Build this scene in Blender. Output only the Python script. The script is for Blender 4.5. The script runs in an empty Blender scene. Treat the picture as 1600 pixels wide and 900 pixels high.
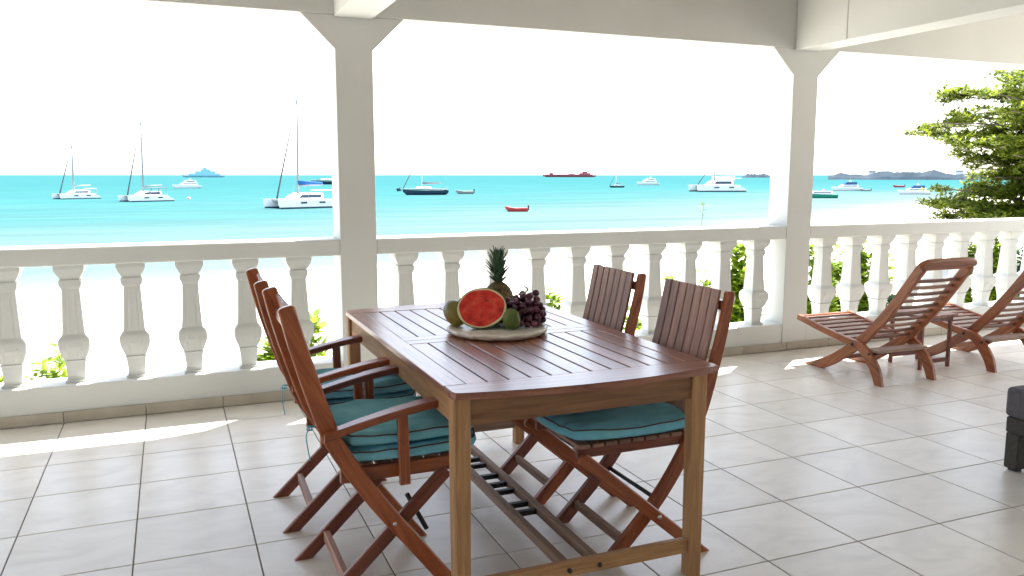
import bpy, bmesh, math, random
from mathutils import Vector, Matrix, noise
random.seed(7)
sc = bpy.context.scene
C = sc.collection
T = 0.42                      # floor tile module in metres
R = math.radians

# ------------------------------------------------------------------ camera
CAM = Vector((1.4396*T, -11.3066*T, 3.2601*T))
PITCH, YAW, FPX = 0.1362, 0.3924, 1288.0
FW = Vector((math.sin(YAW)*math.cos(PITCH), math.cos(YAW)*math.cos(PITCH), -math.sin(PITCH)))
RT = Vector((math.cos(YAW), -math.sin(YAW), 0))
UP = RT.cross(FW)
cd = bpy.data.cameras.new('camera'); cam = bpy.data.objects.new('camera', cd); C.objects.link(cam)
cam.matrix_world = Matrix(((RT.x, UP.x, -FW.x, CAM.x), (RT.y, UP.y, -FW.y, CAM.y), (RT.z, UP.z, -FW.z, CAM.z), (0, 0, 0, 1)))
cd.sensor_width = 36; cd.lens = 36*FPX/1600; cd.clip_start = 0.05; cd.clip_end = 60000
sc.camera = cam

# ------------------------------------------------------------------ light
SUN = Vector((0.40, 0.319, 1.0)).normalized()
sd = bpy.data.lights.new('sun', 'SUN'); sd.energy = 4.2; sd.angle = R(0.5); sd.color = (1, 0.95, 0.87)
so = bpy.data.objects.new('sun', sd); C.objects.link(so)
so.rotation_euler = (-SUN).to_track_quat('-Z', 'Y').to_euler(); so.location = (0, 0, 30)
w = bpy.data.worlds.new('World'); sc.world = w; w.use_nodes = True
nt = w.node_tree; bg = nt.nodes['Background']
sky = nt.nodes.new('ShaderNodeTexSky'); sky.sky_type = 'NISHITA'; sky.sun_disc = False
sky.sun_elevation = math.asin(SUN.z); sky.sun_rotation = math.atan2(SUN.x, SUN.y)
sky.air_density = 1.0; sky.dust_density = 1.5; sky.ozone_density = 0.6; sky.altitude = 0
hsv = nt.nodes.new('ShaderNodeHueSaturation'); hsv.inputs['Saturation'].default_value = 0.62
nt.links.new(sky.outputs[0], hsv.inputs['Color']); nt.links.new(hsv.outputs[0], bg.inputs[0]); bg.inputs[1].default_value = 0.15
sc.view_settings.view_transform = 'Standard'; sc.view_settings.look = 'None'
sc.view_settings.exposure = 2.08; sc.view_settings.gamma = 1
sc.cycles.use_denoising = True
sc.cycles.max_bounces = 10; sc.cycles.diffuse_bounces = 6; sc.cycles.caustics_reflective = False; sc.cycles.caustics_refractive = False
sc.cycles.sample_clamp_indirect = 8

# ------------------------------------------------------------------ materials
def mat(name, col, rough=0.6, spec=0.5, metal=0):
    m = bpy.data.materials.new(name); m.use_nodes = True
    b = m.node_tree.nodes['Principled BSDF']
    b.inputs['Base Color'].default_value = (*col, 1); b.inputs['Roughness'].default_value = rough
    b.inputs['Specular IOR Level'].default_value = spec; b.inputs['Metallic'].default_value = metal
    return m
def nodes(m): return m.node_tree.nodes, m.node_tree.links, m.node_tree.nodes['Principled BSDF']
def ramp(N, stops):
    r = N.new('ShaderNodeValToRGB'); e = r.color_ramp.elements
    while len(e) < len(stops): e.new(0.5)
    for k, (p, c) in enumerate(stops):
        e[k].position = p; e[k].color = (*c, 1)
    return r
def noise_mat(name, stops, scale=(1, 1, 1), ns=5, detail=6, rough=0.6, spec=0.5, bump=0.0, bscale=None, distort=0.0, bdist=0.01, objrand=True, coat=0, hv=0.0, dim=0.55):
    """procedural colour by noise in object space, shifted per object; optional bump"""
    m = mat(name, stops[0][1], rough, spec); N, L, b = nodes(m)
    tc = N.new('ShaderNodeTexCoord'); mp = N.new('ShaderNodeMapping'); mp.inputs['Scale'].default_value = scale
    L.new(tc.outputs['Object'], mp.inputs['Vector'])
    if objrand:
        oi = N.new('ShaderNodeObjectInfo'); mu = N.new('ShaderNodeMath'); mu.operation = 'MULTIPLY'; mu.inputs[1].default_value = 37
        L.new(oi.outputs['Random'], mu.inputs[0]); cx = N.new('ShaderNodeCombineXYZ')
        for k in range(3): L.new(mu.outputs[0], cx.inputs[k])
        L.new(cx.outputs[0], mp.inputs['Location'])
    nz = N.new('ShaderNodeTexNoise'); nz.inputs['Scale'].default_value = ns; nz.inputs['Detail'].default_value = detail
    nz.inputs['Roughness'].default_value = dim; nz.inputs['Distortion'].default_value = distort
    L.new(mp.outputs[0], nz.inputs['Vector'])
    r = ramp(N, stops); L.new(nz.outputs['Fac'], r.inputs[0]); out = r.outputs[0]
    if hv and objrand:
        h = N.new('ShaderNodeHueSaturation'); mr = N.new('ShaderNodeMapRange')
        mr.inputs['To Min'].default_value = 1-hv; mr.inputs['To Max'].default_value = 1+hv
        L.new(oi.outputs['Random'], mr.inputs['Value']); L.new(mr.outputs[0], h.inputs['Value']); L.new(out, h.inputs['Color']); out = h.outputs[0]
    L.new(out, b.inputs['Base Color'])
    if bump:
        n2 = N.new('ShaderNodeTexNoise'); n2.inputs['Scale'].default_value = bscale or ns; n2.inputs['Detail'].default_value = 5
        L.new(mp.outputs[0], n2.inputs['Vector']); bp = N.new('ShaderNodeBump'); bp.inputs['Strength'].default_value = bump; bp.inputs['Distance'].default_value = bdist
        L.new(n2.outputs['Fac'], bp.inputs['Height']); L.new(bp.outputs[0], b.inputs['Normal'])
    if coat: b.inputs['Coat Weight'].default_value = coat; b.inputs['Coat Roughness'].default_value = 0.25
    return m
def wood(name, dark, light, rough=0.45, spec=0.5, hv=0.2, coat=0.0, bump=0.25):
    mid = tuple((a+b)/2 for a, b in zip(dark, light))
    return noise_mat(name, [(0.28, dark), (0.5, mid), (0.72, light)], scale=(1.6, 22, 22), ns=2.2, detail=7, rough=rough, spec=spec, bump=bump, bscale=4, distort=0.6, bdist=0.002, hv=hv, coat=coat, dim=0.62)
M = {}
M['paint'] = noise_mat('white_wall_paint', [(0.3, (0.565, 0.58, 0.56)), (0.7, (0.62, 0.635, 0.62))], ns=1.2, rough=0.6, spec=0.3, bump=0.12, bscale=40, bdist=0.002, objrand=False)
M['tile'] = noise_mat('floor_tile_glaze', [(0.30, (0.60, 0.575, 0.525)), (0.5, (0.68, 0.655, 0.605)), (0.72, (0.73, 0.705, 0.655))], scale=(1, 1.8, 1), ns=3.2, detail=9, rough=0.33, spec=0.5, bump=0.06, bscale=9, distort=1.2, bdist=0.002, hv=0.05)
M['grout'] = noise_mat('grout', [(0.3, (0.13, 0.12, 0.105)), (0.7, (0.22, 0.20, 0.18))], ns=6, rough=0.9, objrand=False)
M['skirt'] = noise_mat('skirting_tile_glaze', [(0.3, (0.36, 0.32, 0.26)), (0.7, (0.45, 0.41, 0.34))], ns=7, rough=0.45, hv=0.05)
M['top_wood'] = wood('varnished_table_top', (0.15, 0.048, 0.028), (0.37, 0.155, 0.098), rough=0.30, coat=0.3, hv=0.22)
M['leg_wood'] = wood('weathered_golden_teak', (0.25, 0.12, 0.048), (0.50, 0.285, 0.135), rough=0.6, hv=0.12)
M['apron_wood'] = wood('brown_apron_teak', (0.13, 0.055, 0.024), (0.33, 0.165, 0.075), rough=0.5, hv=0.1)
M['grey_wood'] = wood('greyed_teak', (0.16, 0.095, 0.062), (0.33, 0.22, 0.16), rough=0.7, hv=0.15)
M['red_wood'] = wood('oiled_red_teak', (0.16, 0.034, 0.010), (0.40, 0.115, 0.038), rough=0.35, hv=0.16, coat=0.12)
M['dark_wood'] = wood('dark_red_teak', (0.10, 0.022, 0.012), (0.25, 0.07, 0.038), rough=0.35, hv=0.15, coat=0.1)
M['slat_wood'] = wood('faded_brown_slat', (0.15, 0.065, 0.045), (0.34, 0.18, 0.13), rough=0.5, hv=0.3)
M['lounge_wood'] = wood('orange_oiled_teak', (0.15, 0.034, 0.010), (0.40, 0.135, 0.046), rough=0.38, hv=0.15, coat=0.1)
M['black'] = mat('black_rubber', (0.012, 0.012, 0.014), 0.5)
M['steel'] = mat('steel_bolt', (0.6, 0.6, 0.6), 0.3, metal=1)
M['teal'] = noise_mat('teal_cotton', [(0.3, (0.15, 0.46, 0.60)), (0.7, (0.24, 0.60, 0.73))], ns=9, rough=0.85, spec=0.2, bump=0.5, bscale=16, distort=0.5, bdist=0.006)
M['piping'] = mat('mauve_brown_piping', (0.10, 0.045, 0.05), 0.8, 0.2)
M['grey_cloth'] = noise_mat('charcoal_canvas', [(0.3, (0.09, 0.088, 0.10)), (0.7, (0.125, 0.12, 0.135))], ns=40, rough=0.9, spec=0.2, bump=0.3, bscale=150, bdist=0.002)
M['wicker'] = noise_mat('dark_wicker', [(0.3, (0.02, 0.017, 0.013)), (0.7, (0.055, 0.047, 0.04))], scale=(1, 1, 4), ns=60, rough=0.6, bump=0.8, bscale=70, bdist=0.004)
M['sand'] = noise_mat('white_coral_sand', [(0.3, (0.62, 0.58, 0.50)), (0.7, (0.74, 0.70, 0.62))], ns=0.6, detail=10, rough=0.95, spec=0.1, bump=0.4, bscale=2.5, bdist=0.05, objrand=False)
M['hull'] = mat('white_gelcoat', (0.80, 0.80, 0.80), 0.3)
M['hull_navy'] = mat('navy_hull', (0.012, 0.025, 0.06), 0.3)
M['glassdark'] = mat('tinted_window', (0.02, 0.035, 0.05), 0.15)
M['alu'] = mat('mast_aluminium', (0.28, 0.28, 0.29), 0.5)
M['canvas_blue'] = mat('blue_sail_cover', (0.02, 0.10, 0.30), 0.8, 0.2)
M['canvas_grey'] = mat('grey_sail_cover', (0.13, 0.14, 0.16), 0.8, 0.2)
M['red_hull'] = mat('red_hull', (0.42, 0.04, 0.04), 0.5)
M['ship_red'] = mat('ship_oxide_red', (0.42, 0.09, 0.12), 0.7, 0.2)
M['ship_blue'] = mat('ship_haze_blue', (0.24, 0.50, 0.62), 0.6, 0.3)  # blue of the distant air painted into the ship's own colour
M['green_hull'] = mat('green_hull', (0.01, 0.22, 0.15), 0.5)
M['hull_shade'] = mat('painted_hull_shade', (0.03, 0.07, 0.10), 0.7, 0.2)  # dark colour standing in for shade and reflection below the hulls
M['bark'] = noise_mat('bark', [(0.3, (0.07, 0.055, 0.045)), (0.7, (0.17, 0.14, 0.11))], ns=9, rough=0.9, bump=0.6, bscale=20, bdist=0.02)
def leafmat(name, c1, c2, trans=0.35):
    m = mat(name, c1, 0.5, 0.3); N, L, b = nodes(m)
    g = N.new('ShaderNodeNewGeometry'); r = ramp(N, [(0.0, c1), (0.6, c2), (1.0, tuple(x*1.25 for x in c2))]); L.new(g.outputs['Random Per Island'], r.inputs[0]); L.new(r.outputs[0], b.inputs['Base Color'])
    tr = N.new('ShaderNodeBsdfTranslucent'); mx = N.new('ShaderNodeMixShader'); mx.inputs[0].default_value = trans
    hs = N.new('ShaderNodeHueSaturation'); hs.inputs['Value'].default_value = 1.5; L.new(r.outputs[0], hs.inputs['Color']); L.new(hs.outputs[0], tr.inputs['Color'])
    L.new(b.outputs[0], mx.inputs[1]); L.new(tr.outputs[0], mx.inputs[2]); L.new(mx.outputs[0], N['Material Output'].inputs['Surface'])
    return m
M['leaf_tree'] = leafmat('sea_almond_leaf', (0.045, 0.085, 0.010), (0.155, 0.19, 0.018), 0.45)
M['leaf_bush'] = leafmat('sea_grape_leaf', (0.085, 0.16, 0.012), (0.20, 0.28, 0.022), 0.45)
M['leaf_dark'] = leafmat('dark_bush_leaf', (0.02, 0.07, 0.03), (0.05, 0.12, 0.04))
M['leaf_pine'] = noise_mat('pineapple_leaf', [(0.3, (0.02, 0.06, 0.03)), (0.7, (0.07, 0.14, 0.07))], ns=20, rough=0.5)
M['headland'] = noise_mat('hazed_scrub', [(0.35, (0.020, 0.036, 0.052)), (0.65, (0.042, 0.062, 0.082))], ns=0.03, rough=0.95, spec=0.1, objrand=False)  # green scrub shifted to blue grey, distance haze put into the colour
# ------------------------------------------------------------------ helpers
def tag(o, label=None, cat=None, group=None, kind=None):
    if label: o['label'] = label
    if cat: o['category'] = cat
    if group: o['group'] = group
    if kind: o['kind'] = kind
    return o
def empty(name, loc=(0, 0, 0), rz=0):
    o = bpy.data.objects.new(name, None); C.objects.link(o); o.location = loc; o.rotation_euler = (0, 0, rz); o.empty_display_size = 0.2
    return o
def link(name, me, m, parent=None, mw=None, smooth=False):
    o = bpy.data.objects.new(name, me); C.objects.link(o)
    if m is not None and not me.materials: me.materials.append(m)
    if parent: o.parent = parent
    if mw is not None: o.matrix_local = mw
    if smooth:
        me.polygons.foreach_set('use_smooth', [True]*len(me.polygons))
    return o
def mesh(name, V, F):
    me = bpy.data.meshes.new(name); me.from_pydata([tuple(v) for v in V], [], F); me.validate(); me.update(); return me
def boxmesh(name, lo, hi, bev=0.0, seg=1):
    bm = bmesh.new(); bmesh.ops.create_cube(bm, size=1)
    for v in bm.verts:
        for k in range(3): v.co[k] = lo[k] + (v.co[k]+0.5)*(hi[k]-lo[k])
    if bev: bmesh.ops.bevel(bm, geom=bm.edges[:], offset=bev, segments=seg, affect='EDGES', profile=0.5)
    me = bpy.data.meshes.new(name); bm.to_mesh(me); bm.free(); return me
def box(name, lo, hi, m, parent=None, bev=0.0, seg=1):
    """box in parent coordinates; the object's origin is the box centre and its X the longest side (for grain)"""
    c = Vector([(a+b)/2 for a, b in zip(lo, hi)]); d = [abs(b-a) for a, b in zip(lo, hi)]
    k = d.index(max(d)); ax = [Vector((1, 0, 0)), Vector((0, 1, 0)), Vector((0, 0, 1))]
    X = ax[k]; Y = ax[(k+1) % 3]; Z = ax[(k+2) % 3]; dx, dy, dz = d[k], d[(k+1) % 3], d[(k+2) % 3]
    me = boxmesh(name, (-dx/2, -dy/2, -dz/2), (dx/2, dy/2, dz/2), bev, seg)
    mw = Matrix(((X.x, Y.x, Z.x, c.x), (X.y, Y.y, Z.y, c.y), (X.z, Y.z, Z.z, c.z), (0, 0, 0, 1)))
    return link(name, me, m, parent, mw)
def cr(pts, n):
    """Catmull-Rom resample"""
    P = [Vector(p) for p in pts]; P = [2*P[0]-P[1]] + P + [2*P[-1]-P[-2]]; out = []
    for i in range(1, len(P)-2):
        for k in range(n):
            t = k/n; a, b, c, d = P[i-1:i+3]
            out.append(0.5*((2*b)+(c-a)*t+(2*a-5*b+4*c-d)*t*t+(3*b-a-3*c+d)*t**3))
    out.append(P[-2]); return out
def sweep(name, pts, nrm, width, thick, m, parent, n=1, ch=0.003, flat0=False, flat1=False, round1=0):
    """timber of rectangular section swept along pts; nrm = thickness direction; width may be list per control point"""
    if n > 1:
        ws = width if isinstance(width, (list, tuple)) else [width]*len(pts)
        pw = cr([Vector((x, 0, 0)) for x in ws], n); P = cr(pts, n); W = [p.x for p in pw]
    else:
        P = [Vector(p) for p in pts]; W = list(width) if isinstance(width, (list, tuple)) else [width]*len(P)
    nrm = Vector(nrm).normalized(); o = P[0].copy(); X = (P[-1]-P[0]).normalized(); Z = X.cross(nrm).normalized(); Yv = Z.cross(X)
    B = Matrix(((X.x, Yv.x, Z.x, o.x), (X.y, Yv.y, Z.y, o.y), (X.z, Yv.z, Z.z, o.z), (0, 0, 0, 1))); Bi = B.inverted()
    V = []; F = []
    if round1:
        tg = (P[-1]-P[-2]).normalized(); e = P.pop(); wl = W.pop(); P.append(e - tg*round1); W.append(wl); P.append(e-tg*round1*0.3); W.append(wl*0.8); P.append(e); W.append(wl*0.45)
    for i, p in enumerate(P):
        tg = (P[min(i+1, len(P)-1)]-P[max(i-1, 0)]).normalized(); b = tg.cross(nrm).normalized(); h = W[i]/2; t = thick/2; c = min(ch, h*0.4, t*0.4)
        for (u, v) in ((h, t-c), (h-c, t), (-h+c, t), (-h, t-c), (-h, -t+c), (-h+c, -t), (h-c, -t), (h, -t+c)):
            q = p + b*u + nrm*v
            if (i == 0 and flat0) or (i == len(P)-1 and flat1):
                q = q - tg*((q.z)/tg.z) if abs(tg.z) > 0.15 else q
            V.append(Bi @ q)
    for i in range(len(P)-1):
        for k in range(8):
            a = i*8+k; b2 = i*8+(k+1) % 8; F.append((a, b2, b2+8, a+8))
    F.append(tuple(range(7, -1, -1))); e = (len(P)-1)*8; F.append(tuple(range(e, e+8)))
    me = mesh(name, V, F)
    bm = bmesh.new(); bm.from_mesh(me); bmesh.ops.recalc_face_normals(bm, faces=bm.faces); bm.to_mesh(me); bm.free()
    return link(name, me, m, parent, B)
def tube(name, pts, r, m, parent=None, seg=8, n=1, r1=None):
    P = cr(pts, n) if n > 1 else [Vector(p) for p in pts]; V = []; F = []; o = P[0].copy(); N_ = len(P)
    for i, p in enumerate(P):
        tg = (P[min(i+1, N_-1)]-P[max(i-1, 0)]).normalized(); a = tg.orthogonal().normalized() if i == 0 else (a - tg*a.dot(tg)).normalized(); b = tg.cross(a)
        rr = r if r1 is None else r+(r1-r)*i/(N_-1)
        for k in range(seg): t = 2*math.pi*k/seg; V.append(p-o+a*math.cos(t)*rr+b*math.sin(t)*rr)
    for i in range(N_-1):
        for k in range(seg): F.append((i*seg+k, i*seg+(k+1) % seg, (i+1)*seg+(k+1) % seg, (i+1)*seg+k))
    F.append(tuple(range(seg-1, -1, -1))); F.append(tuple(range((N_-1)*seg, N_*seg)))
    return link(name, mesh(name, V, F), m, parent, Matrix.Translation(o), smooth=True)
def lathe(name, prof, m, parent=None, loc=(0, 0, 0), seg=32, smooth=True):
    V = []; F = []
    for (r, z) in prof:
        for k in range(seg): t = 2*math.pi*k/seg; V.append((r*math.cos(t), r*math.sin(t), z))
    for i in range(len(prof)-1):
        for k in range(seg): F.append((i*seg+k, i*seg+(k+1) % seg, (i+1)*seg+(k+1) % seg, (i+1)*seg+k))
    F.append(tuple(range(seg-1, -1, -1))); F.append(tuple(range((len(prof)-1)*seg, len(prof)*seg)))
    return link(name, mesh(name, V, F), m, parent, Matrix.Translation(loc), smooth)
def sub(child, part):
    """hang a piece under the part it belongs to, keeping its place"""
    mw = part.matrix_basis.inverted() @ child.matrix_basis; child.parent = part; child.matrix_local = mw; return child
def copy_tree(o, parent=None):
    c = o.copy(); C.objects.link(c)
    if parent: c.parent = parent
    for ch in [x for x in bpy.data.objects if x.parent == o]: copy_tree(ch, c)
    return c
def px(x, y, depth):
    """world point seen at photo pixel (x, y) at a given depth along the view axis"""
    return CAM + FW*depth + RT*((x-800)/FPX*depth) + UP*(-(y-450)/FPX*depth)

# ================================================================== FLOOR
YW = 0.76*T                              # inner face of the balustrade wall
WT = 0.53*T                              # its thickness
YO = YW + WT
XL, XR, YB = -14.0*T, 24*T, -14.5*T
grout = box('tile_floor', (XL, YB, -0.20), (XR, YO-0.004, -0.003), M['grout']); tag(grout, kind='structure')
g = 0.0026
tm = boxmesh('floor_tile', (-T/2+g, -T/2+g, -0.012), (T/2-g, T/2-g, 0.0), 0.0015)
tm0 = boxmesh('floor_tile_cut', (-T/2+g, -0.76*T/2+g/2, -0.012), (T/2-g, 0.76*T/2-g/2, 0.0), 0.0015)
tm.materials.append(M['tile']); tm0.materials.append(M['tile'])
def ndc(p):
    d = p-CAM; z = d.dot(FW)
    return (800+FPX*d.dot(RT)/z, 450-FPX*d.dot(UP)/z, z) if z > 0.1 else (-9999, -9999, z)
cells = []
for i in range(-20, 57):
    for j in range(0, 15):
        c = Vector(((i+0.5)*T, (-j+0.5)*T if j else 0.38*T, 0))
        if not (XL < c.x-T/2 < XR-T*0.9): continue
        vis = []
        for dx in (-1, 1):
            for dy in (-1, 1):
                x, y, z = ndc(c+Vector((dx*T/2, dy*T/2, 0))); vis.append(-5 < x < 1605 and -5 < y < 905)
        cells.append((0 if any(vis) else 1, (c-CAM).length, i, j, c))
cells.sort(key=lambda a: (a[0], a[1]))
inv = Matrix.Identity(4)
rest = []
ginv = Matrix.Translation((-(XL+XR)/2, -(YB+YO-0.004)/2, 0.1015))
for n_, (k, d, i, j, c) in enumerate(cells):
    if k == 0 and n_ < 290:
        o = bpy.data.objects.new('floor_tile', tm if j else tm0); C.objects.link(o); o.parent = grout
        o.matrix_local = ginv @ Matrix.Translation((c.x, c.y, 0))
    else: rest.append((c, j))
V = []; F = []
for c, j in rest:
    hx = T/2-g; hy = (T/2-g) if j else (0.38*T-g/2); b = len(V)
    for z in (0, -0.01):
        V += [(c.x-hx, c.y-hy, z), (c.x+hx, c.y-hy, z), (c.x+hx, c.y+hy, z), (c.x-hx, c.y+hy, z)]
    F += [(b, b+1, b+2, b+3), (b+4, b+5, b+1, b), (b+5, b+6, b+2, b+1), (b+6, b+7, b+3, b+2), (b+7, b+4, b, b+3)]
o = link('floor_tile', mesh('floor_tile_rest', V, F), M['tile'], grout, ginv); tag(o, kind='stuff')

# ================================================================== ARCHITECTURE
Z0, ZR0, ZR1, ZB = 0.50*T, 2.09*T, 2.33*T, 5.50*T
ZC = 6.9*T
COLS = [(-4.42, -3.90), (3.72, 4.26), (11.90, 12.46), (20.08, 20.64)]
colname = ['plain square white column outside the left edge of the view', 'white square column with chamfered brackets rising behind the far left corner of the dining table', 'white square column just left of the first deck chair', 'white column beyond the second deck chair at the right end']
def prism(name, poly, y0, y1, m, parent=None):
    """polygon in XZ extruded along Y"""
    n = len(poly); V = [(x, y0, z) for x, z in poly]+[(x, y1, z) for x, z in poly]
    F = [tuple(range(n)), tuple(range(2*n-1, n-1, -1))]+[(i, i+n, (i+1) % n+n, (i+1) % n) for i in range(n)]
    me = mesh(name, V, F); bm = bmesh.new(); bm.from_mesh(me); bmesh.ops.recalc_face_normals(bm, faces=bm.faces); 
    bmesh.ops.bevel(bm, geom=bm.edges[:], offset=0.003, segments=1, affect='EDGES'); bm.to_mesh(me); bm.free()
    return link(name, me, m, parent)
CH = 0.47*T
for k, (a, b) in enumerate(COLS):
    e = empty('column', ((a+b)/2*T, YW, 0)); ox = (a+b)/2*T
    pr = prism('shaft', [((a*T-ox), 0.0), ((b*T-ox), 0.0), ((b*T-ox), ZB-CH), ((b*T-ox)+CH, ZB-0.001), ((a*T-ox)-CH, ZB-0.001), ((a*T-ox), ZB-CH)], 0, WT, M['paint'], e)
    pf = prism('footing', [((a*T-ox)+0.004, -1.6), ((b*T-ox)-0.004, -1.6), ((b*T-ox)-0.004, 0.0), ((a*T-ox)+0.004, 0.0)], 0.01, WT-0.01, M['paint'], e)
    tag(e, colname[k], 'column', 'columns of the veranda')
# long lintel beam over the columns
beam = box('lintel_beam', (XL, YW-0.003, ZB), (XR, YO+0.003, ZC), M['paint'], bev=0.004)
tag(beam, 'long white beam spanning the tops of the columns along the open side', 'beam')
# cross beams running inward
for k, (a, b) in enumerate(COLS[:3]):
    e = empty('cross_beam', ((a+b)/2*T, YW, ZB)); hw = (b-a)/2*T
    if k == 2:
        yj = -0.46*T - YW
        box('beam_panel', (-hw, yj+0.002, -0.012), (hw, -0.004, ZC-ZB-0.004), M['paint'], e, 0.003)
        box('beam_panel', (-hw, -6.09, -0.012), (hw, yj-0.002, ZC-ZB-0.004), M['paint'], e, 0.003)
        box('joint_filler', (-hw+0.004, yj-0.002, -0.006), (hw-0.004, yj+0.002, ZC-ZB-0.01), M['grout'], e)
    else:
        box('beam_panel', (-hw, -6.09, -0.012), (hw, -0.004, ZC-ZB-0.004), M['paint'], e, 0.003)
    tag(e, ['white cross beam above the left bay running back over the veranda', 'white ceiling cross beam meeting the column behind the dining table', 'deep white ceiling cross beam with a thin vertical joint above the deck chairs column'][k], 'beam', 'cross beams under the ceiling')
M['ceiling'] = wood('stained_ceiling_boards', (0.38, 0.34, 0.29), (0.52, 0.47, 0.41), rough=0.6, hv=0)
ceil = box('ceiling', (XL, YB, ZC), (XR, YO, ZC+0.15), M['ceiling']); tag(ceil, kind='structure')
M['wall_back'] = noise_mat('cream_house_wall', [(0.3, (0.60, 0.58, 0.54)), (0.7, (0.66, 0.64, 0.60))], ns=1.5, rough=0.8, spec=0.2, objrand=False)
bw = box('house_wall', (XL, YB-0.2, -0.2), (XR, YB-0.002, ZC+0.15), M['wall_back']); tag(bw, 'plain cream house wall at the back of the veranda', 'wall')

# balustrade: one thing per bay
def balmesh():
    prof = [(0.0, .150), (.020, .150), (.022, .122), (.05, .119), (.10, .124), (.17, .138), (.190, .152), (.193, .134), (.202, .134), (.206, .152), (.24, .172), (.28, .198), (.31, .211), (.355, .213), (.375, .206), (.392, .182), (.405, .160), (.408, .155), (.42, .152),
            (.50, .143), (.60, .134), (.70, .125), (.795, .118), (.800, .126), (.818, .132), (.820, .146), (.870, .150), (.875, .134), (.882, .132), (.90, .150), (.925, .178), (.95, .196), (.965, .205), (1.0, .205)]
    H = ZR0-Z0; K = 9; V = []; F = []
    for (t, wd) in prof:
        h = wd*T/2*1.76
        for s in range(4):
            for k in range(K):
                u = k/K*2-1
                d = h
                if 0.415 < t < 0.79 and abs(u) < 0.7:     # flutes on the shaft
                    d = h - 0.0035*(0.5+0.5*math.cos(u*math.pi*4.2))
                if 0.21 < t < 0.385:                      # raised arch on the bulb
                    rr = math.hypot(u/0.72, (t-0.21)/0.125)
                    d = h + (0.004 if 0.75 < rr < 1.08 else 0)
                x, y = (u*h, -d)
                for _ in range(s): x, y = -y, x
                V.append((x, y, t*H))
    n = 4*K
    for i in range(len(prof)-1):
        for k in range(n): F.append((i*n+k, i*n+(k+1) % n, (i+1)*n+(k+1) % n, (i+1)*n+k))
    F.append(tuple(range(n-1, -1, -1))); F.append(tuple(range((len(prof)-1)*n, len(prof)*n)))
    me = mesh('baluster', V, F); me.materials.append(M['paint']); return me
BM = balmesh()
bays = [(-3.90, 3.72, [3.13-.74*i for i in range(9)], 'white balustrade left of the table, up to the column behind it'),
        (4.26, 11.90, [4.74+.742*i for i in range(10)], 'white balustrade between the two columns, behind the dining table'),
        (12.46, 20.08, [13.03+.735*i for i in range(9)], 'white balustrade behind the two deck chairs')]
for (a, b, xs, lab) in bays:
    e = empty('balustrade', ((a+b)/2*T, YW, 0)); L = (b-a)/2*T; ox = (a+b)/2*T
    box('kerb_wall', (-L, 0.003, -0.003), (L, WT-0.003, Z0), M['paint'], e, 0.004)
    box('outer_wall', (-L, 0.02, -1.6), (L, WT-0.02, -0.003), M['paint'], e)
    box('handrail', (-L, 0.003, ZR0), (L, WT-0.003, ZR1), M['paint'], e, 0.008, 2)
    for x in xs:
        o = bpy.data.objects.new('baluster', BM); C.objects.link(o); o.parent = e; o.location = (x*T-ox, 0.265*T, Z0)
    tag(e, lab, 'balustrade', 'balustrades along the open side')
    # skirting tiles belong to this wall
sk = empty('skirting', (4*T, YW, 0)); tag(sk, 'row of beige skirting tiles along the foot of the seaward wall', 'skirting')
skm = boxmesh('skirting_tile', (-T/2+0.002, -0.009, 0.003), (T/2-0.002, -0.0005, 0.155*T), 0.0015); skm.materials.append(M['skirt'])
for i in range(-4, 22):
    o = bpy.data.objects.new('skirting_tile', skm); C.objects.link(o); o.parent = sk; o.location = ((i+0.5-4)*T, 0, 0)

# ================================================================== DINING TABLE
HT = 1.76*T
tx0, tx1, ty0, ty1 = 3.19*T, 5.42*T, -6.02*T, -2.20*T
tcx, tcy = (tx0+tx1)/2, (ty0+ty1)/2
table = empty('dining_table', (tcx, tcy, 0)); tag(table, 'long slatted wooden dining table with golden legs in the middle of the veranda', 'table')
hx, hy = (tx1-tx0)/2, (ty1-ty0)/2; TH = 0.022
bw_ = 0.179*T; bd = 0.17*T                               # slat pitch, border width
def bowed(name, sgn):                                    # curved end board
    n = 14; yin = hy-0.225*T; V = []; F = []
    poly = [(hx*(1-2*i/n)) for i in range(n+1)]
    top = []
    for x in poly:
        y = hy + 0.125*T*(1-(x/hx)**2)
        if abs(x) > hx*0.97: x *= 0.985
        top.append((x, y))
    pts = [(-hx+0.0, yin)] + [(hx, yin)] + [(hx, hy-0.02)] + top + [(-hx, hy-0.02)]
    pts = [(x*1.0, y*sgn) for x, y in pts]
    c = (0, sgn*(hy))
    N_ = len(pts)
    # local frame: X along board, Y outward
    V = [(x, y-c[1], z) for z in (-TH/2, TH/2) for x, y in pts]
    F = [tuple(range(N_)), tuple(range(2*N_-1, N_-1, -1))]+[(i, i+N_, (i+1) % N_+N_, (i+1) % N_) for i in range(N_)]
    me = mesh(name, V, F); bm = bmesh.new(); bm.from_mesh(me); bmesh.ops.recalc_face_normals(bm, faces=bm.faces)
    bmesh.ops.bevel(bm, geom=[e for e in bm.edges if e.calc_face_angle(0) > 1.2], offset=0.003, segments=2, affect='EDGES'); bm.to_mesh(me); bm.free()
    return link(name, me, M['top_wood'], table, Matrix.Translation((0, c[1], HT-TH/2)))
bowed('end_board', -1); bowed('end_board', 1)
yi = hy-0.225*T; ym = 0.155*T
for s in (-1, 1):
    box('border_board', (s*hx-(bd if s > 0 else 0), -yi+0.0005, HT-TH), (s*hx+(bd if s < 0 else 0), yi-0.0005, HT), M['top_wood'], table, 0.002)
for s in (-1, 1):
    y0, y1 = (0.0006, ym) if s > 0 else (-ym, -0.0006)
    box('cross_board', (-hx+bd+0.0005, y0, HT-TH), (hx-bd-0.0005, y1, HT-0.0004), M['top_wood'], table, 0.002)
slp = (2*hx-2*bd)/11
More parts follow.
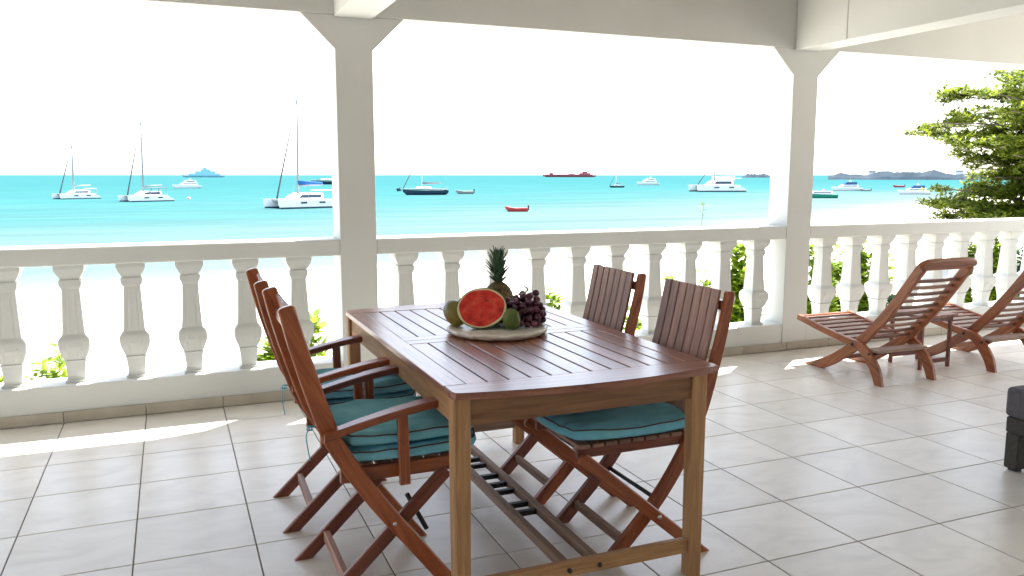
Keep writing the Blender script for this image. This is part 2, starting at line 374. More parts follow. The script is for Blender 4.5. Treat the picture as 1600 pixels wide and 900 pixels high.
for s in (-1, 1):
    for i in range(11):
        x0 = -hx+bd+i*slp+0.0035; x1 = -hx+bd+(i+1)*slp-0.0035
        y0, y1 = sorted((s*(ym+0.001), s*(yi-0.001)))
        box('slat', (x0, y0, HT-TH+0.001), (x1, y1, HT-0.001), M['top_wood'], table, 0.002)
lx, lxl, ly, lw = hx-0.068, hx-0.030, hy-0.02*T-0.028, 0.028
for sx in (-1, 1):
    for sy in (-1, 1):
        lgx = -lxl if sx < 0 else lx
        sweep('leg', [(lgx, sy*ly, 0.0), (lgx, sy*ly, HT-TH-0.001)], (0, 1, 0), [0.048, 0.056], 0.052, M['leg_wood'], table, ch=0.005)
ap = 0.088
for s in (-1, 1):
    ax_ = -lxl if s < 0 else lx
    box('apron', (ax_-0.014, -ly+lw+0.001, HT-TH-ap), (ax_+0.014, ly-lw-0.001, HT-TH-0.002), M['leg_wood'], table, 0.002)
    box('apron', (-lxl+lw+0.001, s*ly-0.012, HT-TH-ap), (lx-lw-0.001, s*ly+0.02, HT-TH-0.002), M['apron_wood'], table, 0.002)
    st = box('stretcher', (-lxl+0.025, s*ly-0.013, 0.085), (lx-0.025, s*ly+0.013, 0.135), M['leg_wood' if s < 0 else 'grey_wood'], table, 0.003)
for xx in (-0.075, 0.035):
    box('long_stretcher', (xx-0.014, -ly+0.0135, 0.092), (xx+0.014, ly-0.0135, 0.128), M['grey_wood'], table, 0.003)
    sgn = -1
    tube('bolt', [(xx, -ly-0.0125, 0.108), (xx, -ly-0.019, 0.108)], 0.008, M['black'], table)
for yy in (-0.30, -0.22, -0.08, -0.0, 0.10, 0.24, 0.32):
    box('cross_peg', (-0.0605, yy-0.012, 0.098), (0.0205, yy+0.012, 0.118), M['black'], table, 0.003)
for xx in (-0.28, 0.28):
    box('support_rail', (xx-0.015, -ly+0.0205, HT-TH-0.05), (xx+0.015, ly-0.0205, HT-TH-0.001), M['leg_wood'], table)

# ================================================================== CHAIRS
def back_slats(e, cx_top, cx_bot, zt, zb, half, n, m, off, bar_x, zlist, curve):
    """vertical slats in front of the stiles; curve(z) gives the stile centre x"""
    pitch = 2*half/n
    for i in range(n):
        y = -half+pitch*(i+0.5); cr_ = 0.006*(1-(y/half)**2)
        pts = [(curve(z)+off-cr_*0.6, y, z) for z in (zb, (zb*2+zt)/3, (zb+2*zt)/3, zt)]
        sweep('back_slat', pts, (0, 1, 0) if False else (1, 0, 0.25), pitch-0.006, 0.012, m, e, n=3, ch=0.002)
    for z in zlist:
        x = curve(z)+off*0.35-0.001
        box('back_rail', (x-0.012, -half-0.0, z-0.018), (x+0.008, half+0.0, z+0.018), M['dark_wood'], e, 0.002)
def interp(pts):
    pts = sorted(pts, key=lambda p: p[1])
    def f(z):
        if z <= pts[0][1]: return pts[0][0]
        for (x0, z0), (x1, z1) in zip(pts, pts[1:]):
            if z <= z1: return x0+(x1-x0)*(z-z0)/(z1-z0)
        (x0, z0), (x1, z1) = pts[-2:]
        return x1+(x1-x0)/(z1-z0)*(z-z1)
    return f
def armchair(loc, rz, label):
    e = empty('folding_armchair', loc, rz)
    stile = [(-.302, .985), (-.262, .83), (-.198, .62), (-.155, .52), (-.045, .345), (.095, .16), (.215, .0)]
    f = interp(stile)
    for s in (-1, 1):
        y = s*.218
        sweep('stile', [(x, y, z) for x, z in stile[::-1]], (0, 1, 0), [.050, .052, .054, .056, .056, .055, .050], .025, M['red_wood'], e, n=5, ch=.004, flat0=True, round1=.008)
        y2 = s*.189
        sweep('folding_leg', [(-.222, y2, 0), (-.03, y2, .185), (.20, y2, .405)], (0, 1, 0), .045, .022, M['dark_wood'], e, n=4, ch=.004, flat0=True)
        box('seat_rail', (-.15, y2-s*.004-.011, .405), (.27, y2-s*.004+.011, .452), M['red_wood'], e, .003)
        # arm board, gently dropping to the back
        sweep('arm', [(-.205, s*.238, .578), (-.10, s*.242, .607), (.05, s*.245, .640), (.17, s*.245, .655), (.265, s*.24, .645)], (0, .001, 1), [.040, .052, .058, .058, .046], .024, M['dark_wood'] if s > 0 else M['red_wood'], e, n=4, ch=.004, round1=.02)
        sweep('arm_post', [(.045, s*.238, .395), (.04, s*.238, .625)], (0, 1, 0), .034, .022, M['red_wood'], e, ch=.003)
        tube('bolt', [(.012, s*.232, .262), (.012, s*.205, .262)], .007, M['steel'], e)
    for i in range(8):
        x = -.14+i*.055
        box('seat_slat', (x, -.173, .440), (x+.045, .173, .4555), M['slat_wood'], e, .002)
    back_slats(e, 0, 0, .968, .50, .188, 7, M['slat_wood'], .020, 0, (.60, .90), f)
    box('stretcher', (-.15, -.178, .058), (-.128, .178, .098), M['slat_wood'], e, .003)
    tube('pivot_rod', [(.012, -.20, .2605), (.012, .20, .2605)], .007, M['black'], e)
    tube('brace_rod', [(.07, -.165, .33), (.135, -.165, .20)], .008, M['black'], e)
    return tag(e, label, 'chair', 'folding armchairs on the left side of the table')
def sidechair(loc, rz, label):
    e = empty('folding_chair', loc, rz)
    stile = [(-.306, .953), (-.285, .84), (-.25, .70), (-.195, .52), (-.12, .36), (.0, .19), (.185, .0)]
    f = interp(stile)
    for s in (-1, 1):
        y = s*.190
        sweep('stile', [(x, y, z) for x, z in stile[::-1]], (0, 1, 0), [.052, .052, .052, .048, .042, .038, .034], .026, M['dark_wood'] if s < 0 else M['red_wood'], e, n=5, ch=.004, flat0=True, round1=.008)
        y2 = s*.232
        sweep('folding_leg', [(-.185, y2, 0), (.02, y2, .175), (.315, y2, .425)], (0, 1, 0), .044, .022, M['red_wood'], e, n=4, ch=.004, flat0=True, round1=.015)
        box('seat_rail', (-.16, s*.172-.011, .400), (.30, s*.172+.011, .440), M['dark_wood'], e, .003)
        tube('bolt', [(.006, s*.250, .168), (.006, s*.242, .168)], .008, M['steel'], e)
    for i in range(9):
        x = -.16+i*.053
        box('seat_slat', (x, -.205, .4405), (x+.043, .205, .455), M['slat_wood'], e, .002)
    back_slats(e, 0, 0, .957, .40, .180, 7, M['slat_wood'], .034, 0, (.50, .90), f)
    box('stretcher', (.105, -.187, .055), (.128, .187, .090), M['grey_wood'], e, .003)
    tube('pivot_rod', [(-.03, -.187, .20), (-.03, .187, .20)], .008, M['black'], e)
    return tag(e, label, 'chair', 'folding chairs on the right side of the table')
armchair((2.875*T, -4.89*T, 0), 0, 'nearest armchair on the left of the table, with a thick double cushion')
armchair((2.86*T, -3.40*T, 0), R(-1), 'farther armchair on the left of the table, next to the balustrade')
sidechair((5.14*T, -5.07*T, 0), R(180), 'nearest slatted chair on the right of the table, with a teal cushion')
sidechair((5.11*T, -3.68*T, 0), R(180), 'farther slatted chair on the right of the table, without a cushion')

def pad(name, a, b, s, dome, m, parent, loc, seed, taper=0.0):
    """stuffed seat pad with side band and wrinkles"""
    n = 34; V = []; F = []
    def P(i, j, top):
        u = -1+2*i/n; v = -1+2*j/n
        # rounded corners
        k = 1-0.07*(u*u)*(v*v)*2
        x = a*u*k; y = b*v*k*(1-taper*u)
        ed = max(abs(u), abs(v)); r = min(1, (1-ed)/0.10); r = math.sqrt(max(0, 1-(1-r)**2))
        z = s*0.5*(0.72+0.28*r) + dome*(1-u*u)**0.5*(1-v*v)**0.5
        w_ = noise.fractal(Vector((u*1.4+seed, v*6+seed*2, seed)), 1.0, 2.0, 3)*0.011*(0.4+0.6*r) + noise.noise(Vector((u*3+seed, v*3, 5)))*0.004
        return Vector((x, y, (z+w_) if top else -(z*0.6)))
    idt = {}; idb = {}
    for i in range(n+1):
        for j in range(n+1):
            idt[i, j] = len(V); V.append(P(i, j, True))
    for i in range(n+1):
        for j in range(n+1):
            idb[i, j] = len(V); V.append(P(i, j, False))
    for i in range(n):
        for j in range(n):
            F.append((idt[i, j], idt[i+1, j], idt[i+1, j+1], idt[i, j+1])); F.append((idb[i, j+1], idb[i+1, j+1], idb[i+1, j], idb[i, j]))
    ring = [(i, 0) for i in range(n)]+[(n, j) for j in range(n)]+[(i, n) for i in range(n, 0, -1)]+[(0, j) for j in range(n, 0, -1)]
    mid = []
    for (i, j) in ring:
        p = (V[idt[i, j]]+V[idb[i, j]])/2; d = Vector((p.x/a, p.y/b, 0)); p = p+Vector((d.x, d.y, 0))*0.006; mid.append(len(V)); V.append(p)
    m_ = len(ring)
    for k in range(m_):
        k2 = (k+1) % m_
        F.append((idt[ring[k2]], idt[ring[k]], mid[k], mid[k2])); F.append((mid[k2], mid[k], idb[ring[k]], idb[ring[k2]]))
    me = mesh(name, V, F); bm = bmesh.new(); bm.from_mesh(me); bmesh.ops.recalc_face_normals(bm, faces=bm.faces); bm.to_mesh(me); bm.free()
    o = link(name, me, m, parent, Matrix.Translation(loc), smooth=True)
    rp = [Vector(V[idt[q]])+Vector(loc)+Vector((0, 0, .001)) for q in ring]; rp.append(rp[0])
    sub(tube('piping', rp[::1], .0026, M['piping'], parent, seg=6), o)
    return o
def cushion(loc, rz, label, layers, a=.215, b=.20, h=.04):
    e = empty('seat_cushion', loc, rz); z = 0.0
    for k in range(layers):
        z += h*0.5
        pad('pad', a, b, h, .012 if k == layers-1 else .004, M['teal'], e, (0.0-(.008*k), .006*k, z), 3.1*k+loc[1]*3, .03)
        z += h*0.62
    s_ = 1 if rz == 0 or layers == 2 else -1
    x0, y0 = -a+.01, s_*(b-.02)
    tube('tie', [(x0, y0, .02), (x0-.045, y0+.01*s_, .03), (x0-.07, y0+.014*s_, -.0), (x0-.068, y0+.012*s_, -.05), (x0-.06, y0+.015*s_, -.10)], .0022, M['teal'], e, seg=6, n=4)
    tube('tie', [(x0-.045, y0, .028), (x0-.065, y0-.01*s_, .035), (x0-.070, y0-.005*s_, .02), (x0-.05, y0, .018)], .003, M['teal'], e, seg=6, n=4)
    return tag(e, label, 'cushion', 'teal cushions on the dining chairs')
cushion((2.875*T+.10, -4.89*T, .4575), 0, 'double layer teal cushion on the nearest left armchair', 2, .235, .205, .046)
cushion((2.86*T+.085, -3.40*T, .4575), R(-1), 'teal cushion on the farther left armchair by the balustrade', 2, .225, .200, .040)
cushion((5.14*T-.085, -5.07*T, .4575), R(180), 'flat creased teal cushion on the nearest right chair', 1, .258, .228, .052)

# ================================================================== FRUIT
PC = Vector((4.29*T, -4.05*T, HT))
plate = None
M['marble'] = noise_mat('cream_stone', [(0.32, (0.66, 0.65, 0.60)), (0.58, (0.82, 0.81, 0.77)), (0.74, (0.44, 0.38, 0.34))], ns=14, rough=0.4, bump=0.4, bscale=18, bdist=0.004)
pl = lathe('fruit_platter', [(.16, 0.0005), (.185, .002), (.198, .010), (.203, .018), (.200, .024), (.188, .026), (.178, .020), (.165, .016), (.001, .015)], M['marble'], None, PC, seg=64)
tag(pl, 'round cream stone platter holding the fruit on the table', 'platter')
V = pl.data.vertices
for v in V:
    a = math.atan2(v.co.y, v.co.x); v.co.x *= 1+.018*math.sin(a*17)*(v.co.length > .15); v.co.y *= 1+.018*math.sin(a*17)*(v.co.length > .15); v.co.z += (.002*math.sin(a*11) if v.co.z > .017 else 0)
def ellipsoid(name, r, m, parent, loc, rot=(0, 0, 0), nu=32, nv=20, f=None):
    V = [(0, 0, -r[2])]; F = []
    for j in range(1, nv):
        t = math.pi*j/nv-math.pi/2
        for i in range(nu):
            a = 2*math.pi*i/nu; p = Vector((math.cos(a)*math.cos(t), math.sin(a)*math.cos(t), math.sin(t))); k = f(p, a, t) if f else 1
            V.append((p.x*r[0]*k, p.y*r[1]*k, p.z*r[2]*k))
    V.append((0, 0, r[2])); n = len(V)-1
    for i in range(nu):
        F.append((0, 1+(i+1) % nu, 1+i)); F.append((n, n-nu+i, n-nu+(i+1) % nu))
        for j in range(nv-2): F.append((1+j*nu+i, 1+j*nu+(i+1) % nu, 1+(j+1)*nu+(i+1) % nu, 1+(j+1)*nu+i))
    from mathutils import Euler
    mw = Matrix.Translation(loc) @ Euler(rot).to_matrix().to_4x4()
    return link(name, mesh(name, V, F), m, parent, mw, smooth=True)
pz = HT+.016
# watermelon half facing the camera
mel_c = Vector((4.16*T, -3.97*T, 0)); toward = (CAM-Vector((mel_c.x, mel_c.y, pz+.07))).normalized()
e = empty('watermelon_half', (mel_c.x, mel_c.y, pz)); tag(e, 'cut half watermelon showing red flesh at the front of the platter', 'watermelon')
nrm = Vector((toward.x-.10, toward.y, .52)).normalized()
zax = Vector((0, 0, 1)); xax = zax.cross(nrm).normalized(); yax = nrm.cross(xax)
rollm = Matrix.Rotation(R(8), 3, nrm); xax = rollm @ xax; yax = rollm @ yax
Bm = Matrix(((xax.x, yax.x, nrm.x, 0), (xax.y, yax.y, nrm.y, 0), (xax.z, yax.z, nrm.z, .083), (0, 0, 0, 1)))
M['melon_rind'] = noise_mat('melon_rind', [(0.42, (0.02, 0.07, 0.015)), (0.58, (0.10, 0.20, 0.05))], scale=(1, 1, .25), ns=30, rough=0.35)
M['melon_white'] = noise_mat('melon_pith', [(0.3, (0.70, 0.62, 0.34)), (0.7, (0.80, 0.76, 0.52))], ns=30, rough=0.4)
M['melon_flesh'] = noise_mat('melon_flesh', [(0.28, (0.36, 0.010, 0.012)), (0.40, (0.66, 0.025, 0.018)), (0.55, (0.78, 0.055, 0.035)), (0.75, (0.82, 0.17, 0.10))], ns=26, rough=0.3, bump=0.5, bscale=60, bdist=0.003)
a_, b_, d_ = .103, .086, .074
V = []; F = []; nu = 40
for j in range(0, 11):
    t = -math.pi/2*j/10
    for i in range(nu):
        al = 2*math.pi*i/nu; V.append((a_*math.cos(al)*math.cos(t), b_*math.sin(al)*math.cos(t), d_*math.sin(t)))
for j in range(10):
    for i in range(nu): F.append((j*nu+i, (j+1)*nu+i, (j+1)*nu+(i+1) % nu, j*nu+(i+1) % nu))
link('rind', mesh('rind', V, F), M['melon_rind'], e, Bm, smooth=True)
def disc(name, k0, k1, z, m, rows=1):
    V = []; F = []
    ks = [k0+(k1-k0)*q/rows for q in range(rows+1)]
    for k in ks:
        for i in range(nu):
            al = 2*math.pi*i/nu; wv = 1+.02*math.sin(al*3+1)+.012*math.sin(al*7)
            kk = k*(wv if 0.2 < k < .95 else 1); zz = z+(.0012*noise.noise(Vector((k*9, al*4, 2))) if rows > 1 else 0)
            V.append((a_*kk*math.cos(al), b_*kk*math.sin(al), zz))
    for r_ in range(rows):
        for i in range(nu): F.append((r_*nu+i, r_*nu+(i+1) % nu, (r_+1)*nu+(i+1) % nu, (r_+1)*nu+i))
    if k1 < .01: pass
    return link(name, mesh(name, V, F), m, e, Bm, smooth=True)
disc('rind_edge', 1.0, .965, .0, M['melon_rind']); disc('pith', .968, .87, .0008, M['melon_white']); flesh = disc('flesh', .895, .001, .0012, M['melon_flesh'], 10)
seedm = mat('melon_seed', (0.05, 0.01, 0.008), 0.4)
for k in range(26):
    al = random.random()*6.28; k_ = .35+.35*random.random()
    sd_ = ellipsoid('seed', (.0022, .0036, .0012), seedm, e, Bm @ Vector((a_*k_*math.cos(al), b_*k_*math.sin(al), .0018)), (random.random(), random.random(), al), 8, 5); sub(sd_, flesh)
# papaya at left, green mango, dark fruit behind
M['papaya'] = noise_mat('papaya_skin', [(0.3, (0.07, 0.095, 0.010)), (0.55, (0.20, 0.15, 0.020)), (0.8, (0.36, 0.22, 0.04))], ns=9, rough=0.4, bump=.2, bscale=40, bdist=.002)
M['mango'] = noise_mat('mango_skin', [(0.3, (0.055, 0.10, 0.015)), (0.6, (0.11, 0.16, 0.03)), (0.8, (0.17, 0.16, 0.045))], ns=12, rough=0.35)
egg = lambda p, a, t: 1+.10*p.z
o = ellipsoid('papaya', (.046, .046, .066), M['papaya'], None, (3.97*T, -3.76*T, pz+.050), (R(-58), R(14), R(15)), f=egg); tag(o, 'brownish green papaya lying left of the cut watermelon', 'papaya')
o = ellipsoid('green_mango', (.037, .036, .045), M['mango'], None, (4.405*T, -4.13*T, pz+.044), (R(8), R(-6), 0), f=lambda p, a, t: 1-.10*p.z); tag(o, 'small green mango right of the watermelon on the platter', 'mango')
o = ellipsoid('dark_avocado', (.040, .040, .05), mat('avocado_skin', (0.02, 0.035, 0.012), .4), None, (4.30*T, -3.86*T, pz+.039), (R(80), 0, R(20)), f=egg); tag(o, 'dark green avocado half hidden behind the watermelon', 'avocado')
# pineapple
e = empty('pineapple', (4.44*T, -3.70*T, pz)); e.scale = (1.1, 1.1, 1.06); tag(e, 'whole pineapple with a spiky green crown standing at the back of the platter', 'pineapple')
M['pine_skin'] = noise_mat('pineapple_skin', [(0.3, (0.05, 0.055, 0.02)), (0.5, (0.14, 0.10, 0.035)), (0.7, (0.22, 0.15, 0.05))], ns=45, rough=0.6, bump=.7, bscale=90, bdist=.004)
def pf(p, a, t):
    u = a/(2*math.pi)*13; v = (t/math.pi+.5)*11
    d = abs(math.sin(math.pi*(u+v)/1.0)*math.sin(math.pi*(u-v)/1.0)); return .93+.09*d**.5 + (.02 if p.z < 0 else 0)
ellipsoid('body', (.060, .060, .082), M['pine_skin'], e, (0, 0, .080), nu=104, nv=60, f=pf)
lm = None
def leafblade(L, w):
    V = []; F = []; n = 6
    for i in range(n+1):
        t = i/n; x = L*t; ww = w*(1-t**1.6)*(0.8+.6*t*(1-t)*2); z = -.25*L*t*t*0.6
        V += [(x, -ww/2, z+.0), (x, 0, z-.18*ww-.001), (x, ww/2, z)]
        V += [(x, -ww/2, z+.0015), (x, 0, z-.18*ww+.001), (x, ww/2, z+.0015)]
    for i in range(n):
        b = i*6; F += [(b, b+6, b+7, b+1), (b+1, b+7, b+8, b+2), (b+4, b+10, b+9, b+3), (b+5, b+11, b+10, b+4), (b, b+3, b+9, b+6), (b+2, b+8, b+11, b+5)]
    return mesh('leaf', V, F)
LB = [leafblade(.062, .016), leafblade(.048, .015), leafblade(.036, .014)]
for l in LB: l.materials.append(M['leaf_pine'])
for k in range(64):
    t = k/63; az = k*2.399; z = .158+.095*t; el = R(46+42*t+random.uniform(-6, 6)); me = LB[0 if .2 < t < .9 else 1]
    if t < .12: me = LB[2]
    o = bpy.data.objects.new('leaf', me); C.objects.link(o); o.parent = e
    o.matrix_local = Matrix.Translation((math.cos(az)*.010, math.sin(az)*.010, z)) @ Matrix.Rotation(az, 4, 'Z') @ Matrix.Rotation(-el, 4, 'Y')
tube('stem', [(0, 0, .15), (0, 0, .25)], .010, M['leaf_pine'], e, r1=.004)
# grapes
e = empty('grape_bunch', (4.62*T, -4.0*T, pz)); tag(e, 'heap of dark purple grapes on the right side of the platter', 'grapes')
M['grape'] = noise_mat('grape_skin', [(0.35, (0.045, 0.012, 0.032)), (0.65, (0.13, 0.030, 0.06)), (0.8, (0.22, 0.08, 0.12))], ns=20, rough=0.28, hv=.35)
gm = ellipsoid('grape', (.0142, .0142, .0158), M['grape'], e, (0, 0, .014), (0, 0, 0), 14, 10)
placed = [Vector((0, 0, .014))]
tries = 0
while len(placed) < 110 and tries < 20000:
    tries += 1
    u, v_ = random.uniform(-1, 1), random.uniform(-1, 1)
    if u*u+v_*v_ > 1: continue
    top = .135*math.sqrt(max(0, 1-(u*.95)**2-(v_*.95)**2))
    p = Vector((u*.080-.006, v_*.062, .014+random.random()*max(0, top-.014)))
    if all((p-q).length > .0238 for q in placed):
        placed.append(p)
for p in [Vector((-.075, .03, .105)), Vector((-.085, .045, .09)), Vector((-.07, .05, .10)), Vector((-.092, .028, .085)), Vector((-.07, .012, .09)), Vector((-.055, .03, .085)), Vector((-.098, .045, .07)), Vector((.045, .01, .132))]:
    placed.append(p)
for p in placed[1:]:
    o = bpy.data.objects.new('grape', gm.data); C.objects.link(o); o.parent = e
    from mathutils import Euler
    o.matrix_local = Matrix.Translation(p) @ Euler((random.random()*3, random.random()*3, 0)).to_matrix().to_4x4()
tube('stalk', [(-.06, .02, .12), (-.02, .0, .135), (.0, -.01, .15), (-.015, .0, .165)], .0028, mat('grape_stalk', (0.20, 0.13, 0.05), .7), e, seg=6, n=4)
tube('stalk', [(-.02, .0, .135), (.03, .0, .12), (.045, 0, .14)], .0022, bpy.data.materials['grape_stalk'], e, seg=6, n=4)

# ================================================================== DECK CHAIRS AND SIDE TABLE
def lounger(loc, rz, label):
    e = empty('deck_chair', loc, rz)          # local +x = facing the sea, y across
    hw = .235
    A_ = [(.598, .338), (.35, .288), (.10, .245), (-.01, .225), (-.085, .165), (-.145, .085), (-.175, .0)]     # seat rail running down into the rear leg
    B_ = [(.465, .0), (.38, .030), (.27, .085), (.15, .165), (.02, .262), (-.20, .50), (-.42, .80)]           # front leg running up into the backrest
    A_ = [(x, z) for x, z in A_]
    for s in (-1, 1):
        sweep('seat_frame', [(x, s*(hw), z) for x, z in A_], (0, 1, 0), [.040, .044, .052, .066, .074, .074, .062], .028, M['lounge_wood'], e, n=5, ch=.004, flat1=True)
        sweep('back_frame', [(x, s*(hw-.030), z) for x, z in B_], (0, 1, 0), [.056, .070, .072, .068, .068, .066, .064], .030, M['lounge_wood'], e, n=5, ch=.004, flat0=True)
        tube('bolt', [(.06, s*(hw+.012), .236), (.06, s*(hw+.020), .236)], .012, M['black'], e)
    # top rail of the back, curved
    bx = Vector((-.22, 0, .30)).normalized()
    tp = Vector((-.42, 0, .80))
    sweep('top_rail', [tp+Vector((0, -hw+.018, 0)), tp+bx*.022+Vector((0, -hw+.045, 0)), tp+bx*.026, tp+bx*.022+Vector((0, hw-.045, 0)), tp+Vector((0, hw-.018, 0))], (bx.z, 0, -bx.x), [.055, .075, .080, .075, .055], .030, M['lounge_wood'], e, n=4, ch=.004)
    f = interp([(x, z) for x, z in B_[3:]])
    for i in range(10):
        z = .285+i*.047; x = f(z)
        sweep('back_slat', [(x, -hw+.045, z), (x-.006, 0, z-.003), (x, hw-.045, z)], (.806, 0, .59), .024, .012, M['slat_wood'], e, n=3, ch=.002)
    for i in range(7):
        x = .555-i*.066; g2 = interp([(z_, x_) for x_, z_ in A_[:4]][::-1]) if False else None
        z = .338-(.598-x)*.19+.004
        box('seat_slat', (x-.024, -hw+.0135, z-.007), (x+.024, hw-.0135, z+.007), M['slat_wood'], e, .002)
    box('front_rail', (.568, -hw+.0135, .322), (.602, hw-.0135, .350), M['lounge_wood'], e, .004)
    # rear cross board (support bar) and lower stretcher
    box('support_board', (-.145, -hw+.014, .205), (-.035, hw-.014, .222), M['grey_wood'], e, .003)
    tube('support_rod', [(-.09, -hw-.018, .196), (-.09, hw+.018, .196)], .010, M['black'], e)
    box('front_stretcher', (.27, -hw+.044, .075), (.30, hw-.044, .105), M['lounge_wood'], e, .003)
    return tag(e, label, 'deck chair', 'deck chairs facing the sea')
lounger((12.08*T, -1.49*T-.004, 0), R(90), 'nearer low wooden deck chair with slatted back, beside the column')
lounger((14.56*T, -1.51*T-.004, 0), R(90), 'second low wooden deck chair, cut by the right edge of the view')
e = empty('side_table', (13.33*T, -1.05*T, 0)); tag(e, 'small square wooden side table between the two deck chairs', 'table')
hx2, hy2, zt = .135, .13, .925*T
for i in range(6):
    w2 = (2*(hx2+.03))/6
    box('top_slat', (-hx2-.03+i*w2+.002, -hy2-.04, zt-.018), (-hx2-.03+(i+1)*w2-.002, hy2+.04, zt), M['slat_wood'], e, .002)
for sy in (-1, 1):
    box('top_rail', (-hx2-.015, sy*hy2-.011, zt-.05), (hx2+.015, sy*hy2+.011, zt-.0185), M['dark_wood'], e, .002)
    box('stretcher', (-hx2+.012, sy*hy2-.009, .04), (hx2-.012, sy*hy2+.009, .07), M['dark_wood'], e, .002)
    for sx in (-1, 1):
        box('leg', (sx*hx2-.0115, sy*hy2-.012, 0), (sx*hx2+.0115, sy*hy2+.012, zt-.0505), M['dark_wood'], e, .003)

# dark stool at the right edge
e = empty('wicker_footstool', (10.79*T, -6.0*T, 0)); tag(e, 'dark wicker footstool with a charcoal cushion cut by the right edge', 'footstool')
sx_, sy_ = .90*T, .82*T
z1 = .61*T
box('seat_frame', (-sx_+.008, -sy_+.008, z1-.075), (sx_-.008, sy_-.008, z1), M['wicker'], e, .006)
for a in (-1, 1):
    for b in (-1, 1):
        box('leg', (a*(sx_-.045)-.035, b*(sy_-.045)-.035, .012), (a*(sx_-.045)+.035, b*(sy_-.045)+.035, z1-.0755), M['wicker'], e, .006)
        box('foot', (a*(sx_-.045)-.02, b*(sy_-.045)-.02, 0), (a*(sx_-.045)+.02, b*(sy_-.045)+.02, .012), M['black'], e)
box('cushion', (-sx_, -sy_, z1+.0005), (sx_, sy_, .945*T), M['grey_cloth'], e, .022, 4)

# ================================================================== OUTSIDE: SAND, WATER
SEA = CAM.z-5.8
shore = [(-3000, -1500), (-300, 20), (-60, 36), (-6, 41), (9, 47), (26, 50), (45, 60), (70, 80), (120, 110), (210, 160), (420, 150), (1500, -200), (4000, -2500)]
def shore_d(x, y):
    best = 1e9; sg = 1
    for (x0, y0), (x1, y1) in zip(shore, shore[1:]):
        dx, dy = x1-x0, y1-y0; t = max(0, min(1, ((x-x0)*dx+(y-y0)*dy)/(dx*dx+dy*dy)))
        ex, ey = x-(x0+t*dx), y-(y0+t*dy); d = math.hypot(ex, ey)
        if d < best: best = d; sg = 1 if dx*(y-y0)-dy*(x-x0) > 0 else -1
    return best*sg                    # >0 out at sea
def ground_z(x, y):
    s = -shore_d(x, y)
    z = SEA + (0.085*s if s > 0 else 0.04*s)
    z = min(z, -1.45+.012*min(s, 60)*0)
    return z + (noise.noise(Vector((x*.12, y*.12, 0)))*.18 + noise.noise(Vector((x*.6, y*.6, 3)))*.05)*min(1, max(0, s/8))
def grid(name, xs, ys, fz, m):
    V = [(x, y, fz(x, y)) for y in ys for x in xs]; nx = len(xs)
    F = [(j*nx+i, j*nx+i+1, (j+1)*nx+i+1, (j+1)*nx+i) for j in range(len(ys)-1) for i in range(nx-1)]
    return link(name, mesh(name, V, F), m, smooth=True)
def spaced(a, b, c, n):          # denser around c
    out = []
    for i in range(n+1):
        t = -1+2*i/n; v = c + ((b-c) if t > 0 else (c-a))*(abs(t)**2.6)*(1 if t > 0 else -1); out.append(v)
    return out
beach = grid('beach', spaced(-420, 520, 10, 150), spaced(-200, 260, 15, 120), ground_z, M['sand']); tag(beach, kind='structure')
# water: rings around the camera
V = []; F = []; A = []; na = 180; rs = [10*(1.075**k) for k in range(116)]
for r_ in rs:
    for k in range(na):
        a = R(-95)+R(235)*k/(na-1)
        x, y = CAM.x+r_*math.sin(a), CAM.y+r_*math.cos(a); V.append((x, y, SEA)); A.append(shore_d(x, y))
for j in range(len(rs)-1):
    for k in range(na-1): F.append((j*na+k, (j+1)*na+k, (j+1)*na+k+1, j*na+k+1))
me = mesh('sea', V, F); at = me.attributes.new('shore_distance', 'FLOAT', 'POINT'); at.data.foreach_set('value', A)
m = mat('lagoon_water', (0.05, 0.3, 0.33), 0.45, 0.0); N, L, b = nodes(m)
an = N.new('ShaderNodeAttribute'); an.attribute_name = 'shore_distance'
tc = N.new('ShaderNodeTexCoord'); nz = N.new('ShaderNodeTexNoise'); nz.inputs['Scale'].default_value = .02; nz.inputs['Detail'].default_value = 8; nz.inputs['Roughness'].default_value = .6; mp = N.new('ShaderNodeMapping'); mp.inputs['Scale'].default_value = (.35, 1.6, 1)
L.new(tc.outputs['Object'], mp.inputs[0]); L.new(mp.outputs[0], nz.inputs['Vector'])
ad = N.new('ShaderNodeMath'); ad.operation = 'MULTIPLY_ADD'; sb = N.new('ShaderNodeMath'); sb.operation = 'SUBTRACT'; sb.inputs[1].default_value = .5
L.new(nz.outputs['Fac'], sb.inputs[0]); mm = N.new('ShaderNodeMath'); mm.operation = 'MULTIPLY'; mm.inputs[1].default_value = 1.1; L.new(sb.outputs[0], mm.inputs[0])
m1 = N.new('ShaderNodeMath'); m1.operation = 'ADD'; m1.inputs[1].default_value = 1; L.new(mm.outputs[0], m1.inputs[0])
m2 = N.new('ShaderNodeMath'); m2.operation = 'MULTIPLY'; L.new(an.outputs['Fac'], m2.inputs[0]); L.new(m1.outputs[0], m2.inputs[1])
m3 = N.new('ShaderNodeMath'); m3.operation = 'DIVIDE'; m3.inputs[1].default_value = 400; L.new(m2.outputs[0], m3.inputs[0])
m4 = N.new('ShaderNodeMath'); m4.operation = 'POWER'; m4.inputs[1].default_value = .5; m5 = N.new('ShaderNodeMath'); m5.operation = 'MAXIMUM'; m5.inputs[1].default_value = 0; L.new(m3.outputs[0], m5.inputs[0]); L.new(m5.outputs[0], m4.inputs[0])
WR = ramp(N, [(0.0, (0.165, 0.18, 0.177)), (0.16, (0.100, 0.146, 0.147)), (0.30, (0.082, 0.142, 0.144)), (0.42, (0.052, 0.132, 0.136)), (0.60, (0.040, 0.130, 0.136)), (0.85, (0.035, 0.124, 0.131)), (1.0, (0.033, 0.120, 0.128))])
L.new(m4.outputs[0], WR.inputs[0])
